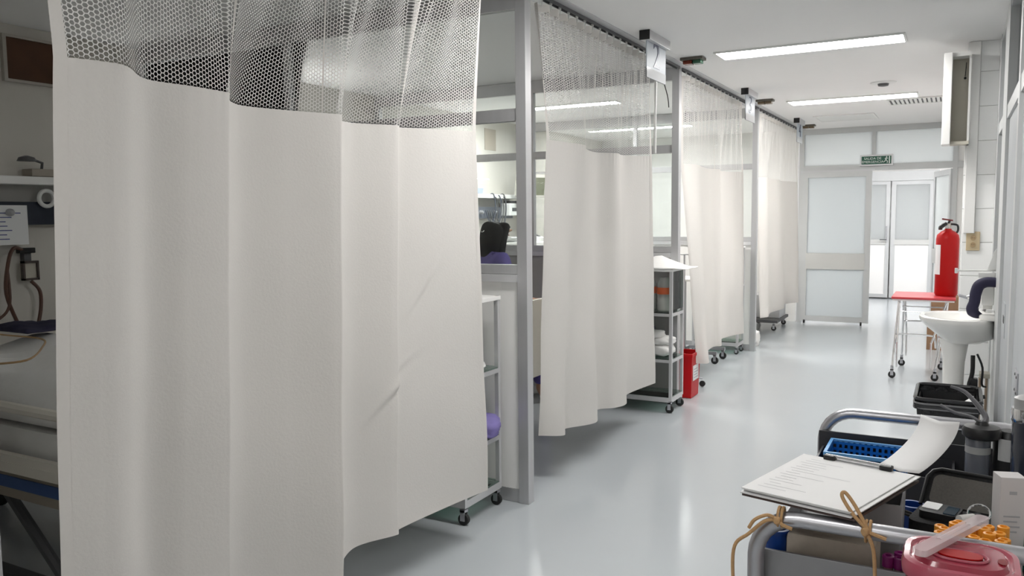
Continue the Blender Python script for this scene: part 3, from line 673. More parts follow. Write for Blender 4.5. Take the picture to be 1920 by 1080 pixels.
def sheet_blob(name, x0, x1, y0, y1, z, h, m, seed, label, cat, n=26, amp=.02):
    rs = random.Random(seed); ph = [rs.uniform(0, 6) for _ in range(6)]; vs = []; fs = []
    for i in range(n+1):
        for j in range(n+1):
            u, v = i/n, j/n; e = min(1, 7*min(u, 1-u, v, 1-v))**.5
            zz = z+h*e+amp*e*(math.sin(7*u+ph[0]+3*v)*math.cos(6*v+ph[1])+.5*math.sin(19*u-13*v+ph[2]))
            vs.append((x0+(x1-x0)*u, y0+(y1-y0)*v, zz if e > 0 else z))
    for i in range(n):
        for j in range(n): fs.append((i*(n+1)+j, (i+1)*(n+1)+j, (i+1)*(n+1)+j+1, i*(n+1)+j+1))
    o = MB().add(vs, fs).build(name, m, None, True); o.modifiers.new('s', 'SOLIDIFY').thickness = .006
    return tag(o, label, cat)
bed(-4.6, -2.30, 1.56, 2.42, 'hospital bed with blue striped frame behind the left picture edge')
sheet_blob('rumpled_blanket', -4.0, -2.45, 1.60, 2.38, .765, .14, LINEN, 3, 'rumpled white bedding on the bed at left', 'bedding', amp=.035)
tag(soft('pillow', -4.35, 1.98, .76, .2, .34, .09, LINEN, .04, 12), 'white pillow at the head of the left bed', 'pillow')
sheet_blob('navy_garment', -3.98, -3.62, 2.12, 2.36, .955, .02, NAVY, 5, 'dark navy garment folded on the white bedding at left', 'garment', 12, .01)
tag(MB().tube(smooth_path([(-3.9, 2.05, .96), (-3.6, 2.0, .965), (-3.35, 2.02, .96), (-3.15, 1.9, .955), (-3.0, 1.75, .94), (-3.1, 1.66, .93)]), .004, 6).build('thin_tube', mat('amber_tube', (.42, .26, .12), .4)), 'thin amber medical tube lying across the left bedding', 'tube')
bed(-4.6, -2.35, 4.1, 5.0, 'hospital bed glimpsed between the tall post and second curtain')
sheet_blob('bed_cover', -4.1, -2.5, 4.14, 4.96, .765, .05, LINEN, 9, 'white cover on the bed behind the second curtain', 'bedding')
bed(-4.6, -2.3, 9.6, 10.5, 'hospital bed in the bay behind the fourth curtain')
bed(-4.6, -2.4, 6.75, 7.65, 'hospital bed in the bay behind the third curtain')
t = thing('step_stool', 'low dark wheeled platform under the fourth curtain', 'platform', (-2.15, 10.9, 0))
bx(-2.35, -1.93, 10.35, 11.1, .10, .135, .004).build('deck', DARKG, t)
for a in (-2.3, -1.98):
    for b in (10.4, 11.05): caster(a, b, .03, t)
bx(-2.3, -1.95, 10.6, 11.0, .136, .42, .006).build('box_body', ALUL, t)

# ------------------------------------------------------------------ bay head walls
def headwall(y0, y1, label, dark=False):
    t = thing('wall_service_rail', label, 'service rail', (XB, (y0+y1)/2, 1.55), 'wall service rails over the beds')
    bx(XB+.002, XB+.14, y0, y1, 1.655, 1.70, .005).build('shelf', WHITEPNL, t)
    bx(XB+.002, XB+.07, y0, y1, 1.43, 1.56, .003).build('rail', mat('navy_rail', (.02, .025, .04), .4) if dark else mat('grey_rail', (.13, .14, .17), .4), t)
    bx(XB+.002, XB+.03, y0, y1, 1.56, 1.655).build('back_plate', mat('rail_back', (.35, .34, .32), .5), t)
    for k in range(int((y1-y0)/.3)):
        y = y0+.15+k*.3
        MB().lathe(0, 0, [(.022, 0), (.02, .03), (.01, .045)], 12, M=Matrix.Translation((XB+.07, y, 1.5)) @ Matrix.Rotation(PI/2, 4, 'Y')).build('gas_outlet', mat('outlet_grey', (.4, .4, .42), .4), t, True)
    return t
headwall(1.3, 3.3, 'dark service rail with white shelf on the left bay wall', True)
t = thing('added_bay_fill', 'added fill lamp, unseen behind the largest curtain, brightening the bay', 'fill lamp', (-4.64, 4.55, 1.8))  # hidden lamp added only to brighten the second bay
bx(-4.698, -4.60, 4.15, 5.0, 1.80, 1.86, .006).build('fill_body', WHITEP, t)
bx(-4.66, -4.595, 4.18, 4.97, 1.862, 1.87).build('fill_diffuser', mat('added_fill_glow', (1, .98, .95), .5, emit=42), t)
headwall(6.4, 8.5, 'grey service rail with shelf seen through the glass partition')
t = thing('brown_panel', 'brown boarded square high on the left bay wall', 'panel', (XB, 2.86, 2.36))
bx(XB+.001, XB+.02, 2.72, 3.0, 2.245, 2.475, .003).build('board', BROWN, t)
q = MB(); q.box(XB+.001, XB+.03, 2.70, 3.02, 2.475, 2.49).box(XB+.001, XB+.03, 2.70, 3.02, 2.23, 2.245).box(XB+.001, XB+.03, 2.70, 2.72, 2.245, 2.475).box(XB+.001, XB+.03, 3.0, 3.02, 2.245, 2.475); q.build('frame', mat('panel_frame', (.45, .42, .37), .6), t)
t = thing('wall_chart', 'white handwritten chart sheet taped under the left service rail', 'paper', (XB+.1, 2.66, 1.4))
bx(XB+.075, XB+.079, 2.52, 2.75, 1.32, 1.54).build('sheet', PAPER, t)
q = MB(); rs = random.Random(4)
for i in range(7): q.box(XB+.079, XB+.0795, 2.55, 2.62+rs.random()*.1, 1.35+i*.024, 1.355+i*.024)
q.build('handwriting', mat('blue_ink', (.06, .08, .25), .6), t)
t = thing('suction_regulator', 'square cream framed suction gauge with brown hoses on left wall', 'regulator', (XB, 2.76, 1.17))
q = MB(); gy0, gy1, gz0, gz1 = 2.715, 2.805, 1.115, 1.225
q.box(XB+.04, XB+.07, gy0, gy1, gz1-.012, gz1).box(XB+.04, XB+.07, gy0, gy1, gz0, gz0+.012).box(XB+.04, XB+.07, gy0, gy0+.01, gz0, gz1).box(XB+.04, XB+.07, gy1-.01, gy1, gz0, gz1); q.build('bezel', mat('bezel_grey', (.09, .07, .06), .4), t)
bx(XB+.02, XB+.055, gy0+.008, gy1-.008, gz0+.01, gz1-.01).build('gauge_face', BEIGEM, t)
bx(XB+.03, XB+.07, 2.70, 2.79, 1.27, 1.30, .004).build('valve', BLACK, t)
bx(XB+.002, XB+.04, 2.74, 2.78, 1.22, 1.28).build('mount', DARKG, t)
MB().tube(smooth_path([(XB+.06, 2.72, 1.29), (XB+.08, 2.66, 1.30), (XB+.09, 2.62, 1.22), (XB+.09, 2.60, 1.05), (XB+.09, 2.66, .86)]), .010, 8).build('hose', HOSE, t, True)
MB().tube(smooth_path([(XB+.06, 2.76, 1.11), (XB+.07, 2.80, 1.05), (XB+.07, 2.80, .95), (XB+.08, 2.77, .85)]), .010, 8).build('hose', HOSE, t, True)
MB().tube(smooth_path([(XB+.06, 2.63, 1.2), (XB+.1, 2.61, 1.0), (XB+.1, 2.55, .92), (XB+.1, 2.45, .9)]), .008, 8).build('hose', HOSE, t, True)
# lamp arm + coiled ring
t = thing('examination_lamp', 'small dark clamp lamp on the left wall shelf', 'lamp', (XB+.1, 2.84, 1.72))
MB().tube([(XB+.08, 2.84, 1.70), (XB+.10, 2.84, 1.78), (XB+.12, 2.76, 1.80)], .008).build('arm', DARKG, t)
MB().lathe(0, 0, [(.05, 0), (.04, .02), (.01, .03)], 14, M=Matrix.Translation((XB+.12, 2.74, 1.785))).build('lamp_shade', DARKG, t, True)
bx(XB+.03, XB+.13, 2.76, 2.9, 1.702, 1.745, .006).build('lamp_base', mat('lamp_base_beige', (.35, .31, .26), .5), t)
tag(MB().tube([(XB+.09, 2.86+.045*math.cos(a), 1.58+.045*math.sin(a)) for a in np.linspace(0, 2*PI, 20)[:-1]], .012, 8, True).build('hose_ring', WHITEP, None, True), 'white coiled ring hanging from the left wall shelf', 'ring')
# monitor etc beyond the glass
t = thing('patient_monitor', 'tilted grey patient monitor on a bracket, seen past the tall post', 'monitor', (-4.5, 8.3, 1.7))
Mm = Matrix.Translation((-4.32, 8.42, 1.80)) @ Matrix.Rotation(math.radians(-28), 4, 'Z') @ Matrix.Rotation(math.radians(8), 4, 'Y')
MB().box(-.06, .06, -.21, .21, -.13, .13, .012, M=Mm).build('casing', mat('monitor_case', (.6, .59, .54), .4), t)
MB().box(.06, .064, -.17, .12, -.10, .10, M=Mm).build('screen', SCREEN, t)
MB().box(.06, .067, .145, .19, -.09, .09, M=Mm).build('control_strip', WHITEP, t)
bx(XB+.002, -4.40, 8.36, 8.42, 1.585, 1.63).build('bracket', DARKG, t)
t = thing('syringe_pump', 'white infusion pump box with dark slot on the far bay wall', 'pump', (-4.6, 8.45, 1.45))
bx(XB+.071, XB+.20, 8.2, 8.62, 1.46, 1.60, .01).build('pump_body', WHITEP, t)
bx(XB+.2, XB+.204, 8.25, 8.42, 1.51, 1.55).build('slot', DARKG, t)
t = thing('cable_bundle', 'tangle of dark monitor cables hanging from the wall rail', 'cables', (-4.6, 7.9, 1.5))
rs = random.Random(11)
for i in range(7):
    y = 7.85+i*.045; d = rs.uniform(.03, .10)
    MB().tube(smooth_path([(XB+.09, y, 1.66), (XB+.15, y+d, 1.70-.04*i % .1), (XB+.16, y+d*1.3, 1.5), (XB+.13, y+d*.4, 1.38-.02*i), (XB+.10, y-.03, 1.52)]), .006, 6).build('cable', DARKG if i % 3 else mat('cable_grey', (.08, .09, .12), .4), t, True)
t = thing('blue_cuff_tray', 'pale blue tray of supplies on the far bay service shelf', 'tray', (-4.6, 7.6, 1.72))
ringbox(MB(), XB+.08, 7.6, .055, .12, 1.702, 1.76, .9).build('tray_body', mat('pale_blue', (.42, .48, .62), .4), t)
def cabinet(x0, x1, y0, y1, z0, z1, label):
    t = thing('side_cabinet', label, 'cabinet', ((x0+x1)/2, (y0+y1)/2, z0), 'bay side cabinets')
    bx(x0, x1, y0, y1, z0+.05, z1-.02).build('cabinet_body', WHITEPNL, t); bx(x0, x1+.01, y0-.01, y1+.01, z1-.02, z1, .003).build('cabinet_top', WHITEPNL, t)
    bx(x0+.03, x1-.03, y0+.03, y1-.03, z0, z0+.05).build('plinth', DARKG, t)
    for k in range(3):
        zz = z0+.07+k*(z1-z0-.1)/3; d = bx(x1, x1+.016, y0+.01, y1-.01, zz, zz+(z1-z0-.1)/3-.01, .003).build('drawer', WHITEP, t)
        put(bx(x1+.016, x1+.035, (y0+y1)/2-.05, (y0+y1)/2+.05, zz+.1, zz+.112).build('handle', STEEL), d)
    return t
cabinet(-4.68, -4.2, 8.0, 8.68, 0, 1.16, 'white drawer cabinet against the rear wall of the third bay')
t = thing('desk_telephone', 'white desk device with dark keypad on the third bay cabinet', 'device', (-4.35, 8.5, 1.16))
MB().box(-.10, .10, -.09, .09, 0, .06, .01, M=Matrix.Translation((-4.35, 8.5, 1.175)) @ Matrix.Rotation(math.radians(18), 4, 'Y')).build('casing', WHITEP, t)
MB().box(-.05, .05, -.03, .04, .06, .064, M=Matrix.Translation((-4.35, 8.5, 1.175)) @ Matrix.Rotation(math.radians(18), 4, 'Y')).build('keypad', DARKG, t)
t = thing('paper_stack', 'heap of loose white papers on the third bay cabinet', 'papers', (-4.4, 8.15, 1.16))
for k in range(5): MB().box(-4.52, -4.25, 8.05, 8.26, 1.162+k*.012, 1.17+k*.012, rot=.25*k).build('sheet', PAPER, t)
t = thing('wall_notice', 'beige notice sheet on the rear wall past the tall post', 'notice', (XB, 8.05, 2.3))
bx(XB+.001, XB+.006, 7.98, 8.23, 2.2, 2.44).build('sheet', mat('beige_paper', (.42, .37, .31), .7), t)

# ------------------------------------------------------------------ seated person in the second bay
def skin_body(name, nodes, edges, m, parent, sub=2, root=0):
    me = bpy.data.meshes.new(name); w0 = wloc(parent)
    me.from_pydata([Vector(n[0])-w0 for n in nodes], edges, []); o = bpy.data.objects.new(name, me); COL.objects.link(o); o.parent = parent
    o.modifiers.new('skin', 'SKIN').use_smooth_shade = True
    for i, n in enumerate(nodes):
        sv = me.skin_vertices[0].data[i]; r = n[1]; sv.radius = r if isinstance(r, tuple) else (r, r); sv.use_root = (i == root)
    s_ = o.modifiers.new('sub', 'SUBSURF'); s_.levels = sub; s_.render_levels = sub
    me.materials.append(m); return o
px, py = -3.15, 5.33
pr = thing('person', 'seated person in purple scrub top with long black hair, facing away', 'person', (px, py, 0))
hip = .60
nodes = [((px, py, hip+.08), .13), ((px+.01, py+.03, hip+.25), (.13, .10)), ((px+.01, py+.05, hip+.43), (.15, .11)), ((px+.01, py+.06, hip+.53), (.09, .07)), ((px+.01, py+.08, hip+.60), .048), ((px+.01, py+.11, hip+.67), .075), ((px+.01, py+.115, hip+.75), .085)]
edges = [(0, 1), (1, 2), (2, 3), (3, 4), (4, 5), (5, 6)]
def limb(start, pts):
    k = start
    for p, r in pts: nodes.append((p, r)); edges.append((k, len(nodes)-1)); k = len(nodes)-1
    return k
for s_ in (-1, 1):
    k = limb(2, [((px+s_*.17, py+.05, hip+.49), .052), ((px+s_*.23, py+.10, hip+.26), .042), ((px+s_*.17, py+.32, hip+.20), .033), ((px+s_*.15, py+.37, hip+.20), .026), ((px+s_*.14, py+.43, hip+.195), (.038, .02))])
    for f_ in range(4): limb(k, [((px+s_*.14+(f_-1.5)*.018, py+.49, hip+.19), .0085), ((px+s_*.14+(f_-1.5)*.019, py+.52-.005*abs(f_-1.5), hip+.175), .0075)])
    limb(k, [((px+s_*.14-s_*.045, py+.45, hip+.19), .009), ((px+s_*.14-s_*.055, py+.475, hip+.185), .008)])
    limb(0, [((px+s_*.10, py+.08, hip+.06), .085), ((px+s_*.13, py+.42, hip+.05), .062), ((px+s_*.13, py+.42, .30), .05), ((px+s_*.13, py+.40, .12), .036), ((px+s_*.13, py+.44, .055), .035), ((px+s_*.14, py+.56, .04), (.035, .028))])
skin_body('body', nodes, edges, SKIN, pr)
ns = [((px, py, hip+.05), .155), ((px+.01, py+.03, hip+.25), (.155, .125)), ((px+.01, py+.05, hip+.47), (.18, .14)), ((px+.01, py+.06, hip+.55), (.11, .09))]
es = [(0, 1), (1, 2), (2, 3)]
nodes, edges = ns, es
for s_ in (-1, 1): limb(2, [((px+s_*.19, py+.05, hip+.53), .078), ((px+s_*.235, py+.09, hip+.30), .065)])
skin_body('scrub_top', nodes, edges, PURPLE, pr)
nodes = [((px, py, hip+.07), .145)]; edges = []
for s_ in (-1, 1): limb(0, [((px+s_*.10, py+.08, hip+.06), .10), ((px+s_*.13, py+.42, hip+.05), .078), ((px+s_*.13, py+.42, .30), .066), ((px+s_*.13, py+.40, .14), .062)])
skin_body('trousers', nodes, edges, PURPLE, pr)
for s_ in (-1, 1):
    skin_body('shoe', [((px+s_*.13, py+.40, .055), .045), ((px+s_*.135, py+.50, .045), (.042, .04)), ((px+s_*.14, py+.58, .035), (.04, .03))], [(0, 1), (1, 2)], WHITEP, pr)
hd = Vector((px+.01, py+.115, hip+.755))
hn = [(hd+Vector((0, -.01, .05)), .10), (hd+Vector((0, -.045, -.02)), (.125, .11)), (hd+Vector((0, -.065, -.10)), (.125, .09)), (hd+Vector((.01, -.08, -.19)), (.12, .07)), (hd+Vector((.02, -.09, -.26)), (.08, .05))]
skin_body('hair', hn, [(0, 1), (1, 2), (2, 3), (3, 4)], HAIR, pr)
skin_body('hair_side', [(hd+Vector((.035, .03, .055)), .06), (hd+Vector((.05, .02, -.01)), (.045, .06)), (hd+Vector((.06, -.01, -.09)), (.045, .065)), (hd+Vector((.065, -.02, -.19)), (.04, .06)), (hd+Vector((.07, -.02, -.27)), (.025, .04))], [(0, 1), (1, 2), (2, 3), (3, 4)], HAIR, pr)
skin_body('hair_side', [(hd+Vector((-.035, .03, .055)), .06), (hd+Vector((-.05, .02, -.01)), (.045, .06)), (hd+Vector((-.06, -.01, -.09)), (.045, .065)), (hd+Vector((-.065, -.02, -.19)), (.04, .06))], [(0, 1), (1, 2), (2, 3)], HAIR, pr)
MB().tube([hd+Vector((.03*math.cos(a), -.125+.012*math.sin(a), .0+.02*math.sin(a))) for a in np.linspace(0, 2*PI, 14)[:-1]], .004, 6, True).build('hair_clip', mat('hair_clip_silver', (.7, .7, .7), .2, .8), pr)
q = MB(); q.lathe(0, 0, [(.012, 0), (.006, .03)], 8, M=Matrix.Translation(hd+Vector((0, .083, -.015))) @ Matrix.Rotation(math.radians(-75), 4, 'X')); q.build('nose', SKIN, pr, True)
for s_ in (-1, 1):
    MB().lathe(0, 0, [(.002, -.009), (.009, 0), (.002, .009)], 8, M=Matrix.Translation(hd+Vector((s_*.03, .078, .015)))).build('eye', mat('eye_dark', (.05, .03, .02), .2), pr, True)
    MB().lathe(0, 0, [(.004, -.025), (.014, 0), (.004, .025)], 8, M=Matrix.Translation(hd+Vector((s_*.083, .01, 0)))).build('ear', SKIN, pr, True)
bx(hd.x-.02, hd.x+.02, hd.y+.074, hd.y+.082, hd.z-.05, hd.z-.043, .002).build('mouth', mat('lips', (.35, .12, .1), .4), pr)
t = thing('swivel_stool', 'round wheeled stool under the seated person', 'stool', (px, py, 0))
MB().lathe(px, py+.02, [(.15, .485), (.17, .495), (.17, .53), (.15, .545)], 24).build('seat', BLACK, t, True)
MB().tube([(px, py+.02, .10), (px, py+.02, .485)], .02).build('column', STEEL, t)
for k in range(5):
    a = k*2*PI/5; MB().tube([(px, py+.02, .11), (px+.22*math.cos(a), py+.02+.22*math.sin(a), .075)], .014).build('leg', STEEL, t); caster(px+.22*math.cos(a), py+.02+.22*math.sin(a), .022, t)

pr.rotation_euler = (0, 0, math.radians(-35))
# ------------------------------------------------------------------ wash basin
sx_, sy_ = .0, 5.55
t = thing('pedestal_basin', 'white porcelain pedestal wash basin on the right wall', 'basin', (.0, 5.55, 0))
def dshape(k, z, n=40, back=XR-.002):      # plan outline of the bowl scaled by k
    pts = []
    for i in range(n):
        a = 2*PI*i/n; x = math.cos(a); y = math.sin(a)
        px_ = .0-.0; X = .03-.225*k*(-x) if x < 0 else .03+x*(back-.03)*(1 if k > .5 else k*1.6)
        e = 2.6; Y = 5.55+.27*k*math.copysign(abs(y)**(2/e*1.2), y)
        pts.append((X, Y, z))
    return pts
def loft(rings, name, m, parent, capb=True, capt=True):
    n = len(rings[0]); vs = [p for r in rings for p in r]; fs = []
    for i in range(len(rings)-1):
        for k in range(n): fs.append((i*n+k, i*n+(k+1) % n, (i+1)*n+(k+1) % n, (i+1)*n+k))
    if capb: fs.append(tuple(range(n))[::-1])
    if capt: fs.append(tuple((len(rings)-1)*n+k for k in range(n)))
    return MB().add(vs, fs).build(name, m, parent, True)
def ins(k, z, d=.05):
    return [(.0+(x-.0)*k+(-.01), 5.55+(y-5.55)*k, z) for x, y, _ in dshape(1, 0)]
loft([dshape(.40, .675), dshape(.52, .705), dshape(.78, .755), dshape(.97, .80), dshape(1.0, .815), dshape(1.0, .828), dshape(.97, .833), ins(.80, .831), ins(.75, .82), ins(.62, .78), ins(.35, .745), ins(.06, .74)], 'bowl', PORC, t)
q = []
for z, hx_, hy_ in ((0, .075, .085), (.05, .062, .072), (.3, .055, .062), (.55, .060, .068), (.66, .075, .085), (.695, .09, .1)):
    q.append([(.0+hx_*math.cos(a), 5.55+hy_*math.sin(a), z) for a in np.linspace(0, 2*PI, 25)[:-1]])
loft(q, 'pedestal', PORC, t)
bx(.12, XR-.003, 5.36, 5.74, .825, .86, .012).build('tap_ledge', PORC, t, True)
MB().tube(smooth_path([(.15, 5.62, .85), (.15, 5.62, .93), (.11, 5.62, .95), (.06, 5.62, .935)], 4), .011).build('tap', CHROME, t, True)
q = MB(); q.tube(smooth_path([(.10, 5.52, .60), (.10, 5.50, .5), (.085, 5.49, .42), (.10, 5.49, .36), (.17, 5.5, .36)], 4), .012); q.build('trap_pipe', BLACK, t, True)
q = MB(); q.tube(smooth_path([(.12, 5.45, .62), (.15, 5.46, .54), (.15, 5.47, .44), (.17, 5.5, .42)], 4), .006); q.tube(smooth_path([(.11, 5.46, .35), (.12, 5.46, .27), (.14, 5.47, .2)], 4), .006); q.tube([(.08, 5.46, .27), (.12, 5.46, .28), (.16, 5.46, .33)], .006); q.build('supply_hose', BLACK, t, True)
bx(.09, .13, 5.46, 5.52, .38, .47, .01).build('valve', BLACK, t, True)
t = thing('pipe_shelf', 'small stained ledge with pipes on the wall under the basin', 'ledge', (.2, 5.6, .45))
bx(.14, XR-.013, 5.66, 5.76, .44, .47, .004).build('ledge', BEIGEM, t)
for x in (.145, .18): MB().tube([(x, 5.7, .005), (x, 5.7, .44)], .008).build('pipe', mat('stained_pipe', (.40, .30, .22), .6), t)
# towel bar and bracket with navy sleeve
t = thing('towel_bar', 'thin white bar projecting from the wall above the basin', 'towel bar', (.2, 5.45, 1.11))
MB().tube([(-.004, 5.45, 1.108), (XR-.013, 5.45, 1.112)], .006).build('bar', WHITEP, t); bx(-.012, .004, 5.44, 5.46, 1.092, 1.122, .003).build('end_knob', WHITEP, t)
bx(.11, XR-.013, 5.43, 5.47, 1.07, 1.10, .004).build('bracket', WHITEP, t)
q = MB(); q.prism([(XR-.013, 5.43, 1.12), (.155, 5.43, 1.12), (.185, 5.43, 1.22), (XR-.013, 5.43, 1.24)], (0, .02, 0)); q.build('gusset', WHITEP, t)
o = MB().tube(smooth_path([(.20, 5.42, 1.045), (.15, 5.42, 1.045), (.115, 5.42, 1.025), (.10, 5.42, .98), (.095, 5.42, .93), (.085, 5.42, .89), (.10, 5.42, .862), (.135, 5.42, .846)], 5), .02, 12,
              rs=list(np.interp(np.linspace(0, 1, 36), [0, .3, .6, .8, .9, 1], [.028, .032, .030, .034, .024, .012]))).build('padded_sleeve', NAVY, None, True)
tag(o, 'dark navy padded sleeve bending down over the basin rim', 'sleeve')
t = thing('wall_dispenser', 'plain white dispenser behind the navy sleeve over basin', 'dispenser', (.17, 5.6, .98))
bx(.13, XR-.013, 5.52, 5.66, .90, 1.06, .012).build('dispenser_body', WHITEP, t, True)
bx(.14, .19, 5.55, 5.62, .875, .9, .004).build('nozzle', WHITEP, t)
t = thing('grab_handle', 'small grey steel handle jutting from the white pier', 'handle', (.05, 6.17, .88))
MB().tube([(.10, 6.196, .875), (.10, 6.14, .875), (.02, 6.14, .90), (.02, 6.17, .90)], .010).build('bar', STEEL, t)

# ------------------------------------------------------------------ red stool, extinguisher, cartons
t = thing('instrument_stool', 'chrome framed stand on casters with a thin red top', 'stool', (-.25, 8.15, 0))
bx(-.50, .0, 7.86, 8.42, .695, .715, .006).build('seat', REDV, t, True)
bx(-.49, -.01, 7.87, 8.41, .68, .695).build('under_frame', mat('white_edge', (.7, .66, .66), .4), t)
for (xa, ya, xb, yb) in ((-.44, 7.93, -.475, 7.83), (-.06, 7.93, -.14, 7.83), (-.42, 8.34, -.435, 8.5), (-.06, 8.34, -.10, 8.42)):
    d = .022 if xa < -.3 else -.022
    MB().tube([(xa, ya, .68), (xb, yb, .09)], .009).build('leg', CHROME, t)
    MB().tube([(xa+d*.3, ya, .68), (xb+d*1.6, yb, .32), (xb+d*1.6, yb, .10)], .008).build('leg_brace', CHROME, t)
    MB().tube([(xb, yb, .11), (xb, yb, .055)], .012).build('caster_socket', STEEL, t); caster(xb, yb, .03, t)
MB().tube(smooth_path([(-.455, 7.86, .30), (-.45, 7.86, .36), (-.42, 7.87, .385), (-.18, 7.87, .385), (-.15, 7.86, .36), (-.14, 7.86, .28)], 4), .008).build('stretcher', CHROME, t, True); MB().tube(smooth_path([(-.43, 8.44, .34), (-.42, 8.43, .42), (-.39, 8.42, .44), (-.13, 8.42, .44), (-.105, 8.42, .40), (-.10, 8.42, .32)], 4), .008).build('stretcher', CHROME, t, True)
q = None; MB().tube([(-.42, 8.1, .61), (-.08, 8.1, .61)], .005).build('cross_bar', CHROME, t); MB().tube([(-.42, 7.95, .58), (-.08, 7.95, .58)], .005).build('cross_bar', CHROME, t)
ex_, ey_ = -.08, 8.12
t = thing('fire_extinguisher', 'tall red fire extinguisher standing on the chrome stand', 'fire extinguisher', (ex_, ey_, .716))
R_ = .092; z0 = .716
MB().lathe(ex_, ey_, [(R_*.9, z0), (R_, z0+.02), (R_, z0+.50), (R_*.93, z0+.535), (R_*.6, z0+.565), (.03, z0+.578), (.026, z0+.59)], 32).build('cylinder', RED, t, True)
MB().lathe(ex_, ey_, [(.024, z0+.588), (.024, z0+.62), (.018, z0+.635)], 16).build('valve', mat('brass_valve', (.45, .42, .38), .35, .8), t, True)
q = MB(); q.prism([(ex_-.05, ey_-.01, z0+.668), (ex_+.035, ey_-.01, z0+.655), (ex_+.035, ey_-.01, z0+.667), (ex_-.05, ey_-.01, z0+.682)], (0, .022, 0)); q.build('lever', mat('dark_red_lever', (.16, .02, .02), .4), t)
q = MB(); q.tube([(ex_, ey_, z0+.63), (ex_+.01, ey_, z0+.66)], .010); q.tube([(ex_-.005, ey_, z0+.635), (ex_-.05, ey_-.02, z0+.60)], .010); q.build('carry_handle', BLACK, t)
q = MB(); q.tube(smooth_path([(ex_-.015, ey_-.03, z0+.635), (ex_-.055, ey_-.05, z0+.61), (ex_-.06, ey_-.06, z0+.585)], 4), .017); q.build('nozzle_grip', BLACK, t, True)
MB().tube(smooth_path([(ex_+.02, ey_, z0+.63), (ex_+.07, ey_, z0+.62), (ex_+.075, ey_, z0+.57), (ex_+.05, ey_, z0+.54)], 4), .009).build('hose', BLACK, t, True)
MB().lathe(0, 0, [(.016, 0), (.016, .01)], 14, M=Matrix.Translation((ex_-.01, ey_-.022, z0+.61)) @ Matrix.Rotation(PI/2, 4, 'X')).build('pressure_gauge', CHROME, t)
vs = []; fs = []
for i in range(7):
    a = math.radians(188+i*8)
    for zz in (z0+.19, z0+.45): vs.append((ex_+(R_+.0012)*math.cos(a), ey_+(R_+.0012)*math.sin(a), zz))
for i in range(6): fs.append((2*i, 2*i+2, 2*i+3, 2*i+1))
MB().add(vs, fs).build('label', PAPER, t)
def carton(x0, x1, y0, y1, z0, z1, label, grp='cardboard cartons behind the stand'):
    t = thing('cardboard_carton', label, 'carton', ((x0+x1)/2, (y0+y1)/2, z0), grp)
    bx(x0, x1, y0, y1, z0, z1, .004).build('carton_body', CARD, t)
    bx((x0+x1)/2-.025, (x0+x1)/2+.025, y0-.001, y1+.001, z1-.06, z1+.001).build('tape', TAPE, t)
    for s_ in (0, 1):
        a, b = (x0+.004, (x0+x1)/2-.003) if s_ == 0 else ((x0+x1)/2+.003, x1-.004); bx(a, b, y0+.004, y1-.004, z1, z1+.004).build('flap', CARD, t)
carton(-.26, .12, 9.62, 9.95, 0, .30, 'brown cardboard carton on the floor behind the stand')
carton(-.23, .10, 9.66, 9.95, .305, .56, 'brown cardboard carton stacked on top of another behind the stand')

# ------------------------------------------------------------------ black waste bin in front of the basin
t = thing('waste_bin', 'black rectangular waste bin lined with a black bag below the basin', 'waste bin', (-.02, 4.85, 0))
bc = (-.02, 4.85)
ringbox(MB(), bc[0], bc[1], .14, .21, .004, .46, .82, .005).build('bin_body', BLACK, t)
def rloop(hx, hy, z, r_, n=6):
    return [(bc[0]+sx1*(hx-r_)+r_*math.cos(math.radians(a0_+k*90/(n-1))), bc[1]+sy1*(hy-r_)+r_*math.sin(math.radians(a0_+k*90/(n-1))), z) for sx1, sy1, a0_ in ((1, 1, 0), (-1, 1, 90), (-1, -1, 180), (1, -1, 270)) for k in range(n)]
GB = mat('glossy_bag_black', (.03, .03, .032), .15)
loft([rloop(.15, .22, .435, .05), rloop(.158, .228, .44, .05), rloop(.158, .228, .462, .05), rloop(.150, .22, .468, .05)], 'rim_skirt', GB, t, False, False)
MB().tube(rloop(.150, .22, .492, .05), .010, 8, True).build('rim', GB, t, True)
MB().tube(rloop(.154, .224, .470, .05), .006, 8, True).build('bag_band', mat('bag_band_grey', (.16, .16, .165), .2), t, True)
MB().tube(rloop(.154, .224, .445, .05), .006, 8, True).build('bag_band', mat('bag_band_grey', (.16, .16, .165), .2), t, True)
loft([rloop(.148, .218, .492, .05), rloop(.14, .21, .40, .05), rloop(.12, .18, .22, .05)], 'bag_liner', mat('bag_black', (.012, .012, .013), .22, noise=.3, nscale=30, bump=.9), t, False, True)
vs = [(bc[0]+.03, bc[1]-.05, .40), (bc[0]+.12, bc[1]-.06, .46), (bc[0]+.12, bc[1]+.1, .47), (bc[0]+.02, bc[1]+.09, .39), (bc[0]+.075, bc[1]+.02, .45)]
tag(MB().add(vs, [(0, 1, 4), (1, 2, 4), (2, 3, 4), (3, 0, 4)]).build('crumpled_paper', PAPER), 'crumpled white paper inside the black waste bin', 'paper').modifiers.new('s', 'SOLIDIFY').thickness = .002

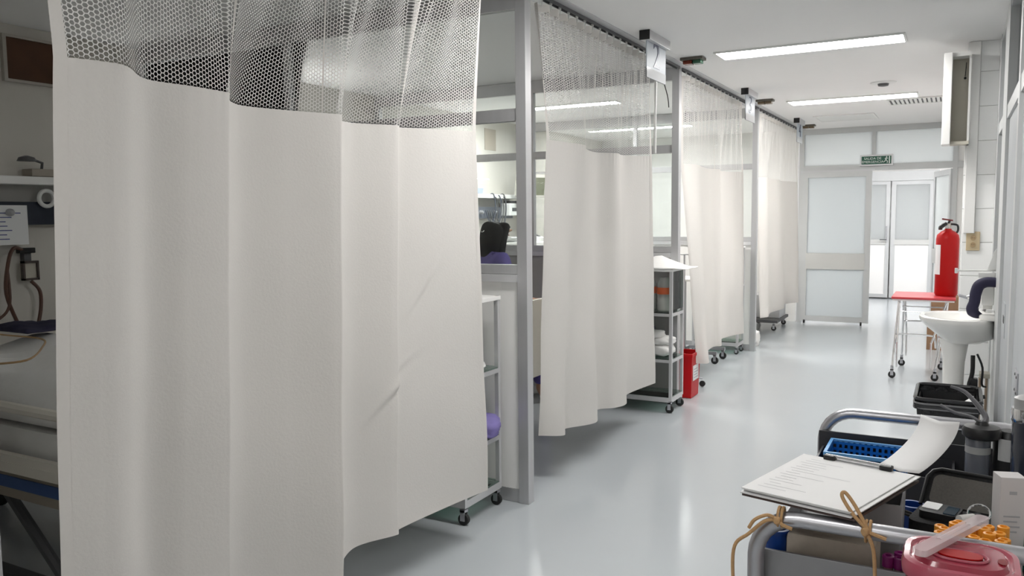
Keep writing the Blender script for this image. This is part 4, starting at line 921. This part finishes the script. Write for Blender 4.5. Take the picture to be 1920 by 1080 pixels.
# ------------------------------------------------------------------ instrument trolley, front right
TX0, TX1, TY0, TY1 = -.29, .19, 1.385, 2.13
TF, TW = .80, .88
t = thing('instrument_trolley', 'grey steel instrument trolley with tubular end rails at front right', 'trolley', (-.05, 1.75, 0))
bx(TX0, TX1, TY0, TY1, TF-.012, TF, .002).build('tray_floor', TROL, t)
bx(TX0, TX1, TY0, TY0+.006, TF-.10, TW+.002, .001).build('end_panel', TROL, t)
bx(TX0, TX1, TY1-.006, TY1, TF-.10, TW+.03, .001).build('end_panel', DARKP, t)
bx(TX0, TX0+.006, TY0+.006, TY1-.006, TF-.05, TW-.03, .001).build('side_panel', TROL, t)
bx(TX1-.006, TX1, TY0+.006, TY1-.006, TF-.05, TW-.03, .001).build('side_panel', TROL, t)
for y, zz in ((TY0-.022, .95), (TY1+.016, .955)):
    a, b = TX0+.008, TX1-.012
    pts = [(a, y, .60), (a, y, zz-.07)]+[(a+.07-.07*math.cos(k), y, zz-.07+.07*math.sin(k)) for k in np.linspace(.2, PI/2, 7)]+[(b-.07+.07*math.sin(k), y, zz-.07+.07*math.cos(k)) for k in np.linspace(0, PI/2, 7)]+[(b, y, .60)]
    MB().tube(pts, .0135, 12).build('end_rail', STEEL, t, True)
for x in (TX0+.008, TX1-.012):
    for y in (TY0-.022, TY1+.016):
        MB().tube([(x, y, .11), (x, y, .62)], .0155, 12).build('leg', STEEL, t, True); caster(x, y, .045, t)
q = MB(); q.box(TX0, TX1, TY0-.01, TY1, .24, .252).box(TX0, TX1, TY0-.01, TY0-.004, .252, .30).box(TX0, TX1, TY1-.006, TY1, .252, .30); q.build('lower_shelf', TROL, t)
q = MB(); q.tube([(TX0+.03, TY0-.022, .14), (TX0+.03, TY1+.016, .14)], .01); q.tube([(TX1-.03, TY0-.022, .14), (TX1-.03, TY1+.016, .14)], .01); q.build('bottom_rail', STEEL, t)
# dark insert at far end holding the basket
t = thing('dark_insert_tray', 'black plastic organiser tray at the far end of the trolley', 'tray', (-.05, 2.03, TF))
ringbox(MB(), -.135, 2.035, .145, .083, TF+.001, TW-.006, .97, .005).build('tray_body', DARKP, t)
# blue basket
t = thing('blue_basket', 'small bright blue perforated basket in the black tray', 'basket', (-.17, 2.06, .86))
x0, x1, y0, y1, z0, z1 = -.255, -.09, 1.975, 2.10, .81, .895
bx(x0, x1, y0, y1, z0, z0+.003).build('basket_floor', BLUE, t)
def perforated(p0, p1, z0, z1, inward):
    q = MB(); p0 = Vector(p0); p1 = Vector(p1); L = (p1-p0).length; d = (p1-p0)/L; n_ = max(3, int(L/.012)); nn = Vector(inward)*.003
    for k in range(n_+1):
        c = p0+d*(L*k/n_); q.prism([c-d*.003+Vector((0, 0, z0)), c+d*.003+Vector((0, 0, z0)), c+d*.003+Vector((0, 0, z1)), c-d*.003+Vector((0, 0, z1))], nn)
    for zz in np.linspace(z0, z1-.008, 6): q.prism([p0+Vector((0, 0, zz)), p1+Vector((0, 0, zz)), p1+Vector((0, 0, zz+.006)), p0+Vector((0, 0, zz+.006))], nn*1.1)
    return q
perforated((x0, y0, 0), (x1, y0, 0), z0, z1, (0, 1, 0)).build('basket_wall', BLUE, t); perforated((x0, y1, 0), (x1, y1, 0), z0, z1, (0, -1, 0)).build('basket_wall', BLUE, t)
perforated((x0, y0, 0), (x0, y1, 0), z0, z1, (1, 0, 0)).build('basket_wall', BLUE, t); perforated((x1, y0, 0), (x1, y1, 0), z0, z1, (-1, 0, 0)).build('basket_wall', BLUE, t)
q = MB(); q.box(x0-.004, x1+.004, y0-.004, y0+.003, z1-.004, z1+.004).box(x0-.004, x1+.004, y1-.003, y1+.004, z1-.004, z1+.004).box(x0-.004, x0+.003, y0, y1, z1-.004, z1+.004).box(x1-.003, x1+.004, y0, y1, z1-.004, z1+.004); q.build('basket_rim', mat('blue_rim', (.15, .40, .75), .3), t)
# clipboard
Pq = [Vector(p) for p in ((-.312, 1.388, .972), (-.252, 1.672, .965), (-.048, 1.622, .965), (-.128, 1.345, .972))]
def quad(name, P, zoff, th, m, parent, grow=0):
    c = sum(P, Vector())/4; pts = [c+(p-c)*(1+grow)+Vector((0, 0, zoff)) for p in P]
    return MB().prism(pts, (0, 0, th)).build(name, m, parent)
t = thing('clipboard', 'dark clipboard resting across the trolley rail, loaded with papers', 'clipboard', Pq[0])
quad('board', Pq, -.004, .004, mat('clipboard_brown', (.07, .045, .04), .4), t, .0)
a, b = Pq[1], Pq[2]; mid = (a+b)/2; dd = (b-a).normalized(); nn = Vector((dd.y, -dd.x, 0))
p = mid+nn*.012
q = MB(); q.tube([p-dd*.06+Vector((0, 0, .018)), p+dd*.06+Vector((0, 0, .018))], .003, 8); q.build('clip_rod', CHROME, t)
for s_ in (-1, 1):
    c = p+dd*.052*s_; MB().box(c.x-.011, c.x+.011, c.y-.008, c.y+.008, c.z+.010, c.z+.020, .003, rot=math.atan2(dd.y, dd.x)).build('clip_pad', BLACK, t)
MB().prism([p-dd*.055+Vector((0, 0, .012)), p+dd*.055+Vector((0, 0, .012)), p+dd*.055+nn*-.02+Vector((0, 0, .014)), p-dd*.055+nn*-.02+Vector((0, 0, .014))], (0, 0, .0015)).build('clip_plate', CHROME, t)
lbs = ['bottom paper sheet on the clipboard', 'second paper sheet from the bottom on the clipboard', 'third paper sheet from the bottom on the clipboard', 'top printed paper sheet on the clipboard']
for i in range(4):
    P = [p_+Vector((.004*((i*7) % 3-1), .004*((i*5) % 3-1), 0)) for p_ in Pq]
    o = quad('paper_sheet', P, .0012+i*.0026, .0016, PAPER, None, -.01-.012*(i == 3)); tag(o, lbs[i], 'paper', 'papers on the clipboard')
    if i == 3:
        q = MB(); rs = random.Random(8); A, B, C_, D = [p_+Vector((0, 0, .0012+3*.0026+.0017)) for p_ in Pq]
        for k in range(15):
            v = .10+k*.055; u0 = .08+.02*(k % 3); u1 = u0+rs.uniform(.12, .8)*(.5 if k % 4 else .95); u1 = min(u1, .92)
            g_ = lambda u, v: (A*(1-u)+D*u)*(1-v)+(B*(1-u)+C_*u)*v
            q.add([g_(u0, v), g_(u1, v), g_(u1, v+.007), g_(u0, v+.007)], [(0, 1, 2, 3)])
        pl_ = put(q.build('printed_lines', mat('faint_ink', (.55, .55, .57), .7)), o); pl_['kind'] = 'stuff'
# curled sheet rising on the right of the clip
vs = []; fs = []; n = 14; a0 = Vector((-.115, 1.655, .978)); a1 = Vector((-.048, 1.62, .978))
for i in range(n+1):
    u = i/n
    c = Vector((.0+.052*math.sin(u*1.5)*1.2, .10*math.sin(u*1.35)+.02*u, .075*u**1.25))
    for v in (0, .5, 1): vs.append(a0.lerp(a1, v)+c+Vector((0, 0, -.006*math.sin(v*PI))))
for i in range(n):
    for k in range(2): fs.append((i*3+k, i*3+k+1, (i+1)*3+k+1, (i+1)*3+k))
o = MB().add(vs, fs).build('curled_sheet', PAPER, None, True); o.modifiers.new('s', 'SOLIDIFY').thickness = .001
tag(o, 'white sheet curling upward behind the clipboard clip', 'paper')
# boxes under clipboard
t = thing('grey_supply_box', 'grey open supply box in the trolley tray under the clipboard', 'box', (-.10, 1.6, TF))
ringbox(MB(), -.115, 1.59, .045, .07, TF+.001, .945, .94, .003).build('box_body', mat('grey_box', (.36, .36, .37), .5), t)
o = bx(-.245, -.10, 1.42, 1.51, TF+.001, .905, .012).build('gauze_roll', BEIGE, None, True); tag(o, 'beige gauze packet in the tray behind the near panel', 'gauze')
def cup(x, y, label, r=.026, h=.10, m=BLUED):
    t = thing('blue_cup', label, 'cup', (x, y, TF), 'blue cups in the trolley tray')
    MB().lathe(x, y, [(r*.85, TF+.001), (r, TF+h), (r+.003, TF+h), (r+.003, TF+h+.004), (r-.003, TF+h+.004), (r*.8, TF+.006)], 20).build('cup_body', m, t, True)
cup(-.262, 1.435, 'deep blue cup in the near left corner of the tray', .02)
cup(-.062, 1.745, 'deep blue cup in the tray right of the clipboard', .022, .075)
t = thing('white_box_flat', 'pale folded pack lying in the tray beside the grey box', 'pack', (-.03, 1.58, TF))
bx(-.068, -.026, 1.44, 1.60, TF+.001, .855, .006).build('pack_body', mat('pale_pack', (.45, .48, .52), .4), t, True)
# blood tubes
tl_o = []
def tubething(x, y, ztop, capm, label, grp, r=.0092):
    t = thing('blood_tube', label, 'tube', (x, y, ztop), grp)
    MB().lathe(x, y, [(r*.6, ztop-.085), (r*.75, ztop-.08), (r*.75, ztop-.014)], 10).build('tube_body', TUBECLR, t, True)
    MB().lathe(x, y, [(r, ztop-.018), (r, ztop-.001), (r*.85, ztop), (r*.55, ztop), (r*.5, ztop-.004)], 14).build('cap', capm, t, True)
    return t
rk_ = thing('tube_rack', 'small clear rack holding the orange capped blood tubes', 'rack', (.03, 1.5, TF))
q = MB(); q.box(-.022, .095, 1.448, 1.535, .868, .871); q.box(-.018, -.015, 1.452, 1.53, TF+.001, .868); q.box(.092, .095, 1.452, 1.53, TF+.001, .868); q.build('rack_plate', TUBECLR, rk_)
t0 = None; lab = 'orange capped blood tube, first from left in the nearest row of the cluster'
rs = random.Random(3)
for j in range(4):
    for i in range(6):
        x = -.010+i*.0212+(.006 if j % 2 else 0); y = 1.46+j*.0205
        if i > 4 or (i, j) in ((2, 0), (0, 3)): continue
        dz = rs.uniform(-.006, .005)
        if t0 is None: t0 = tubething(x, y, .933, ORANGE, lab, 'orange capped tubes'); b0 = Vector((x, y, 0)); 
        else: dup(t0, (x-b0.x, y-b0.y, dz), 'orange capped blood tube, %s from left in the %s row of the cluster' % (['first', 'second', 'third', 'fourth', 'fifth', 'sixth'][i], ['nearest', 'second', 'third', 'farthest'][j]))
t1 = None
for j in range(2):
    for i in range(4):
        x = -.082+i*.0165; y = 1.405+j*.017
        if t1 is None: t1 = tubething(x, y, .90, mat('purple_cap', (.20, .012, .13), .3), 'purple capped blood tube, first from left in the near row by the end panel', 'purple capped tubes'); b1 = Vector((x, y, 0))
        else: dup(t1, (x-b1.x, y-b1.y, rs.uniform(-.006, .004)), 'purple capped blood tube, %s from left in the %s row by the end panel' % (['first', 'second', 'third', 'fourth'][i], ['near', 'far'][j]))
# zip case
t = thing('zip_case', 'open black zip case with mesh lid on the trolley', 'case', (.01, 1.65, .85))
def rbox(x0, x1, y0, y1, z0, z1, r, m, nm, par, M=None):
    pts = []
    for cx_, cy_, a0_ in ((x1-r, y1-r, 0), (x0+r, y1-r, 90), (x0+r, y0+r, 180), (x1-r, y0+r, 270)):
        for k in range(5):
            a = math.radians(a0_+k*22.5); pts.append((cx_+r*math.cos(a), cy_+r*math.sin(a)))
    P = [Vector((x, y, z0)) for x, y in pts]; q = MB(); n = len(P)
    vs = P+[Vector((x, y, z1)) for x, y in pts]
    if M: vs = [M @ v for v in vs]
    q.add(vs, [tuple(range(n))[::-1], tuple(range(n, 2*n))]+[(i, (i+1) % n, n+(i+1) % n, n+i) for i in range(n)]); return q.build(nm, m, par)
Mc = Matrix.Translation((.008, 1.665, .880)) @ Matrix.Rotation(math.radians(-12), 4, 'Z')
rbox(-.065, .065, -.055, .055, -.03, .008, .02, BLACKM, 'case_base', t, Mc)
Ml = Mc @ Matrix.Translation((0, .06, .0)) @ Matrix.Rotation(math.radians(42), 4, 'X')
rbox(-.07, .07, 0, .088, -.008, .0, .022, BLACKM, 'case_lid', t, Ml)
MB().tube([Ml @ Vector(p_) for p_ in ((-.07, .004, .001), (-.07, .068, .001), (-.062, .083, .001), (-.048, .089, .001), (.048, .089, .001), (.062, .083, .001), (.07, .068, .001), (.07, .004, .001))], .004, 8).build('zip_piping', BLACK, t, True)
rbox(-.058, .058, .010, .077, 0, .002, .014, mat('mesh_pocket', (.075, .068, .06), .7, noise=.3, nscale=300), 'mesh_pocket', t, Ml)
MB().tube([Mc @ Vector(p_) for p_ in ((-.065, -.02, .004), (-.083, -.03, .01), (-.087, -.015, .01), (-.066, -.008, .004))], .003).build('zip_pull', BLACK, t)
tg = thing('glucose_meter', 'small black meter with white label in the open case', 'meter', (-.02, 1.66, .872))
rbox(-.052, .012, -.03, .03, .009, .022, .01, BLACK, 'meter_body', tg, Mc); rbox(-.05, -.022, -.012, .026, .022, .0235, .003, PAPER, 'meter_label', tg, Mc); rbox(-.012, .008, -.024, .02, .022, .0235, .003, mat('meter_screen', (.02, .04, .06), .15), 'meter_screen', tg, Mc)
tg = thing('test_strip_vial', 'white capped strip vial lying in the open black case', 'vial', (.035, 1.65, .872))
MB().tube([Mc @ Vector((.018, -.035, .02)), Mc @ Vector((.036, -.01, .02))], .009, 12).build('vial_body', WHITEP, tg, True)
MB().tube([Mc @ Vector((.036, -.01, .02)), Mc @ Vector((.043, .0, .02))], .0095, 12).build('vial_cap', BLACK, tg, True)
tag(MB().tube([Mc @ Vector((.042+.018*math.cos(a), .0+.014*math.sin(a), .028+.012*math.sin(a))) for a in np.linspace(0, 2*PI, 18)[:-1]], .002, 6, True).build('wire_loop', CHROME), 'thin metal loop lying in the open black case', 'wire')
# sharps container (pink)
cx, cy, cz = .018, 1.272, .968
t = thing('pink_sharps_container', 'translucent pink sharps container with red opening on the near rail', 'sharps container', (cx, cy, .75))
def rr(hx_, hy_, z, r=.03, n=6):
    pts = []
    for sx1, sy1, a0_ in ((1, 1, 0), (-1, 1, 90), (-1, -1, 180), (1, -1, 270)):
        for k in range(n): a = math.radians(a0_+k*90/(n-1)); pts.append((cx+sx1*(hx_-r)+r*math.cos(a), cy+sy1*(hy_-r)+r*math.sin(a), z))
    return pts
loft([rr(.058, .050, cz-.22, .02), rr(.068, .062, cz-.03, .03), rr(.068, .062, cz-.018, .03)], 'container_body', PINK, t)
loft([rr(.073, .067, cz-.02, .04), rr(.074, .068, cz-.008, .04), rr(.071, .065, cz, .04), rr(.064, .058, cz+.001, .036), rr(.061, .054, cz-.003, .034), rr(.058, .050, cz-.002, .032)], 'lid', PINKR, t)
loft([rr(.058, .050, cz-.002, .032), rr(.054, .046, cz+.004, .03), rr(.03, .03, cz+.005, .018)], 'lid_dome', PINK, t)
q = MB(); pts = [(cx-.03+.055*u, cy-.004+.0, cz+.006) for u in (0, 1)]
ov = [(cx-.001+.028*math.copysign(abs(math.cos(a))**.7, math.cos(a)), cy-.008+.013*math.sin(a)*1.1-.004, cz+.0062) for a in np.linspace(0, 2*PI, 25)[:-1]]
MB().prism(ov, (0, 0, .002)).build('red_flap', mat('bright_red_flap', (.40, .001, .002), .3), t)
ov2 = [(x_*1.0+(x_-cx+.001)*.2, cy-.008+(y_-(cy-.008))*1.4, z_) for x_, y_, z_ in ov]
MB().tube(ov2, .0022, 6, True).build('flap_surround', PINKR, t, True)
ov3 = [(cx+.050+.006*math.cos(a), cy-.010+.011*math.sin(a), cz+.0042) for a in np.linspace(0, 2*PI, 13)[:-1]]
MB().prism(ov3, (0, 0, .002)).build('needle_slot', mat('dark_red_slot', (.22, .004, .008), .3), t)
# wrapped syringe leaning
Ms = Matrix.Translation((.006, 1.31, .982)) @ Matrix.Rotation(math.radians(66), 4, 'Z')
t = thing('wrapped_syringe', 'syringe in clear pinkish wrapper lying over the orange tubes', 'syringe', (.026, 1.372, .985))
rbox(-.10, .105, -.010, .010, -.003, .006, .008, FILM, 'wrapper', t, Ms)
MB().tube([Ms @ Vector((-.04, 0, .002)), Ms @ Vector((.05, 0, .002))], .006, 10).build('barrel', FILM, t, True)
MB().tube([Ms @ Vector((.05, 0, .002)), Ms @ Vector((.066, 0, .002))], .004, 10).build('plunger', WHITEP, t, True)
# white carton upright
t = thing('white_carton', 'upright white medicine carton with small print at right edge', 'carton', (.09, 1.62, .85))
Mw = Matrix.Translation((.092, 1.625, 0)) @ Matrix.Rotation(math.radians(18), 4, 'Z')
MB().box(-.02, .02, -.018, .018, TF+.001, .995, .0008, M=Mw).build('carton_body', mat('carton_white', (.62, .60, .60), .5), t)
q = MB(); q.box(-.006, .006, -.0184, -.018, .965, .971, M=Mw)
for k in range(4): q.box(-.014, .012-.004*(k % 2), -.0184, -.018, .925-k*.009, .928-k*.009, M=Mw)
q.build('print', PAPERE, t)['kind'] = 'stuff'
o = bx(.078, .182, 1.685, 1.745, TF+.001, .925, .008).build('teal_pouch', TEAL, None, True); tag(o, 'teal plastic pack behind the white carton at right edge', 'pack')
o = bx(.122, .178, 1.60, 1.665, TF+.001, .885, .006).build('white_teal_pack', mat('pack_pale_teal', (.45, .62, .58), .4), None, True); tag(o, 'small pale pack lying in front of the teal pack', 'pack')
# dark lidded jar with curved straps
jx, jy = .058, 1.985
t = thing('dark_lidded_jar', 'clear jar with black disc lid and curved grey straps on trolley', 'jar', (jx, jy, .85))
MB().lathe(jx-.006, jy, [(.022, TF+.005), (.024, TF+.012), (.024, .965), (.02, .97)], 20).build('jar_body', mat('smoke_plastic', (.16, .17, .20), .15, alpha=.75), t, True)
MB().lathe(jx-.006, jy, [(.0245, .935), (.0245, .95)], 20, cap=False).build('jar_label', mat('jar_label_grey', (.42, .42, .42), .4), t, True)
MB().lathe(jx, jy, [(.030, .967), (.037, .972), (.038, .984), (.034, .992), (.014, .996), (.010, 1.004)], 26).build('jar_lid', BLACK, t, True)
GS = mat('grey_strap', (.13, .13, .14), .35)
MB().tube(smooth_path([(jx+.004, jy, 1.0), (jx+.006, jy+.01, 1.012), (jx-.012, jy+.03, 1.035), (jx-.035, jy+.05, 1.055), (jx-.062, jy+.06, 1.062)], 6), .005, 8, rs=list(np.linspace(.0075, .003, 25))).build('strap', GS, t, True)
MB().tube(smooth_path([(jx-.004, jy, 1.0), (jx-.02, jy+.005, 1.01), (jx-.05, jy+.02, 1.012), (jx-.08, jy+.04, 1.022)], 6), .0035, 8).build('strap', GS, t, True)
t = thing('dark_bottle', 'dark bottle with a plain white label beside the jar', 'bottle', (.108, 1.93, TF))
MB().lathe(.112, 2.0, [(.030, TF+.005), (.032, TF+.01), (.032, .965), (.02, .985)], 20).build('bottle_body', BLACK, t, True)
vs = []; fs = []
for i in range(7):
    a = math.radians(225+i*13)
    for zz in (.925, .972): vs.append((.112+.0325*math.cos(a), 2.0+.0325*math.sin(a), zz))
for i in range(6): fs.append((2*i, 2*i+2, 2*i+3, 2*i+1))
MB().add(vs, fs).build('bottle_label', mat('label_grey_white', (.6, .6, .6), .5), t)
t = thing('tall_flask', 'tall dark glass flask with chrome neck ring at right edge', 'flask', (.135, 1.9, TF))
MB().lathe(.140, 1.915, [(.030, TF+.005), (.032, TF+.02), (.032, 1.03), (.028, 1.04)], 24).build('flask_body', mat('dark_flask', (.03, .035, .05), .12, coat=.5), t, True)
MB().lathe(.140, 1.915, [(.0335, 1.028), (.0345, 1.032), (.0345, 1.05), (.0335, 1.055)], 24).build('neck_ring', CHROME, t, True)
MB().lathe(.140, 1.915, [(.030, 1.055), (.030, 1.075), (.02, 1.08)], 24).build('stopper', mat('stopper_grey', (.4, .4, .4), .3), t, True)
# twine
ry, rz = TY0-.022, .95
def tw(pts, nm, lab, k=6, r=.003):
    o = MB().tube(smooth_path(pts, k), r, 7).build(nm, TWINE, None, True); return o
def wrapr(x, par):
    put(MB().tube([(x, ry+.0165*math.cos(a), rz+.0165*math.sin(a)) for a in np.linspace(0, 2*PI, 14)[:-1]], .0024, 6, True).build('rail_wrap', TWINE, None, True), par)
    put(MB().tube([(x+.006, ry+.0165*math.cos(a), rz+.0165*math.sin(a)) for a in np.linspace(0, 2*PI, 14)[:-1]], .0024, 6, True).build('rail_wrap', TWINE, None, True), par)
xw = -.112
t = thing('twine_bow', 'jute twine tied in a bow round the rail, tail hanging', 'twine', (xw, ry, rz)); wrapr(xw, t)
for pts in ([(xw, ry-.016, rz+.01), (xw-.02, ry-.015, rz+.03), (xw-.036, ry-.008, rz+.052), (xw-.032, ry-.004, rz+.058), (xw-.016, ry-.01, rz+.04), (xw+.002, ry-.016, rz+.01)],
            [(xw, ry-.017, rz+.006), (xw+.012, ry-.02, rz-.02), (xw+.016, ry-.021, rz-.07), (xw+.018, ry-.021, rz-.14), (xw+.014, ry-.021, rz-.19)],
            [(xw, ry-.017, rz+.006), (xw+.014, ry-.018, rz+.002), (xw+.03, ry-.018, rz-.002)]):
    put(tw(pts, 'twine_strand', ''), t)
put(soft('knot', xw, ry-.019, rz-.002, .006, .005, .007, TWINE, .1, 2, flat=False), t)
xw = -.245
t = thing('twine_loop', 'jute twine knotted at the rail corner with a long hanging loop', 'twine', (xw, ry, rz)); wrapr(xw, t)
for pts in ([(xw, ry-.016, rz), (xw-.02, ry-.018, rz-.005), (xw-.045, ry-.02, rz-.03), (xw-.068, ry-.02, rz-.055), (xw-.07, ry-.02, rz-.11), (xw-.062, ry-.02, rz-.17)],
            [(xw, ry-.016, rz), (xw-.015, ry-.018, rz+.006), (xw-.035, ry-.02, rz-.004), (xw-.045, ry-.02, rz-.02)],
            [(xw, ry-.017, rz), (xw+.01, ry-.02, rz-.006), (xw+.024, ry-.02, rz-.01)]):
    put(tw(pts, 'twine_strand', ''), t)
put(soft('knot', xw, ry-.019, rz-.006, .006, .005, .006, TWINE, .1, 2, flat=False), t)
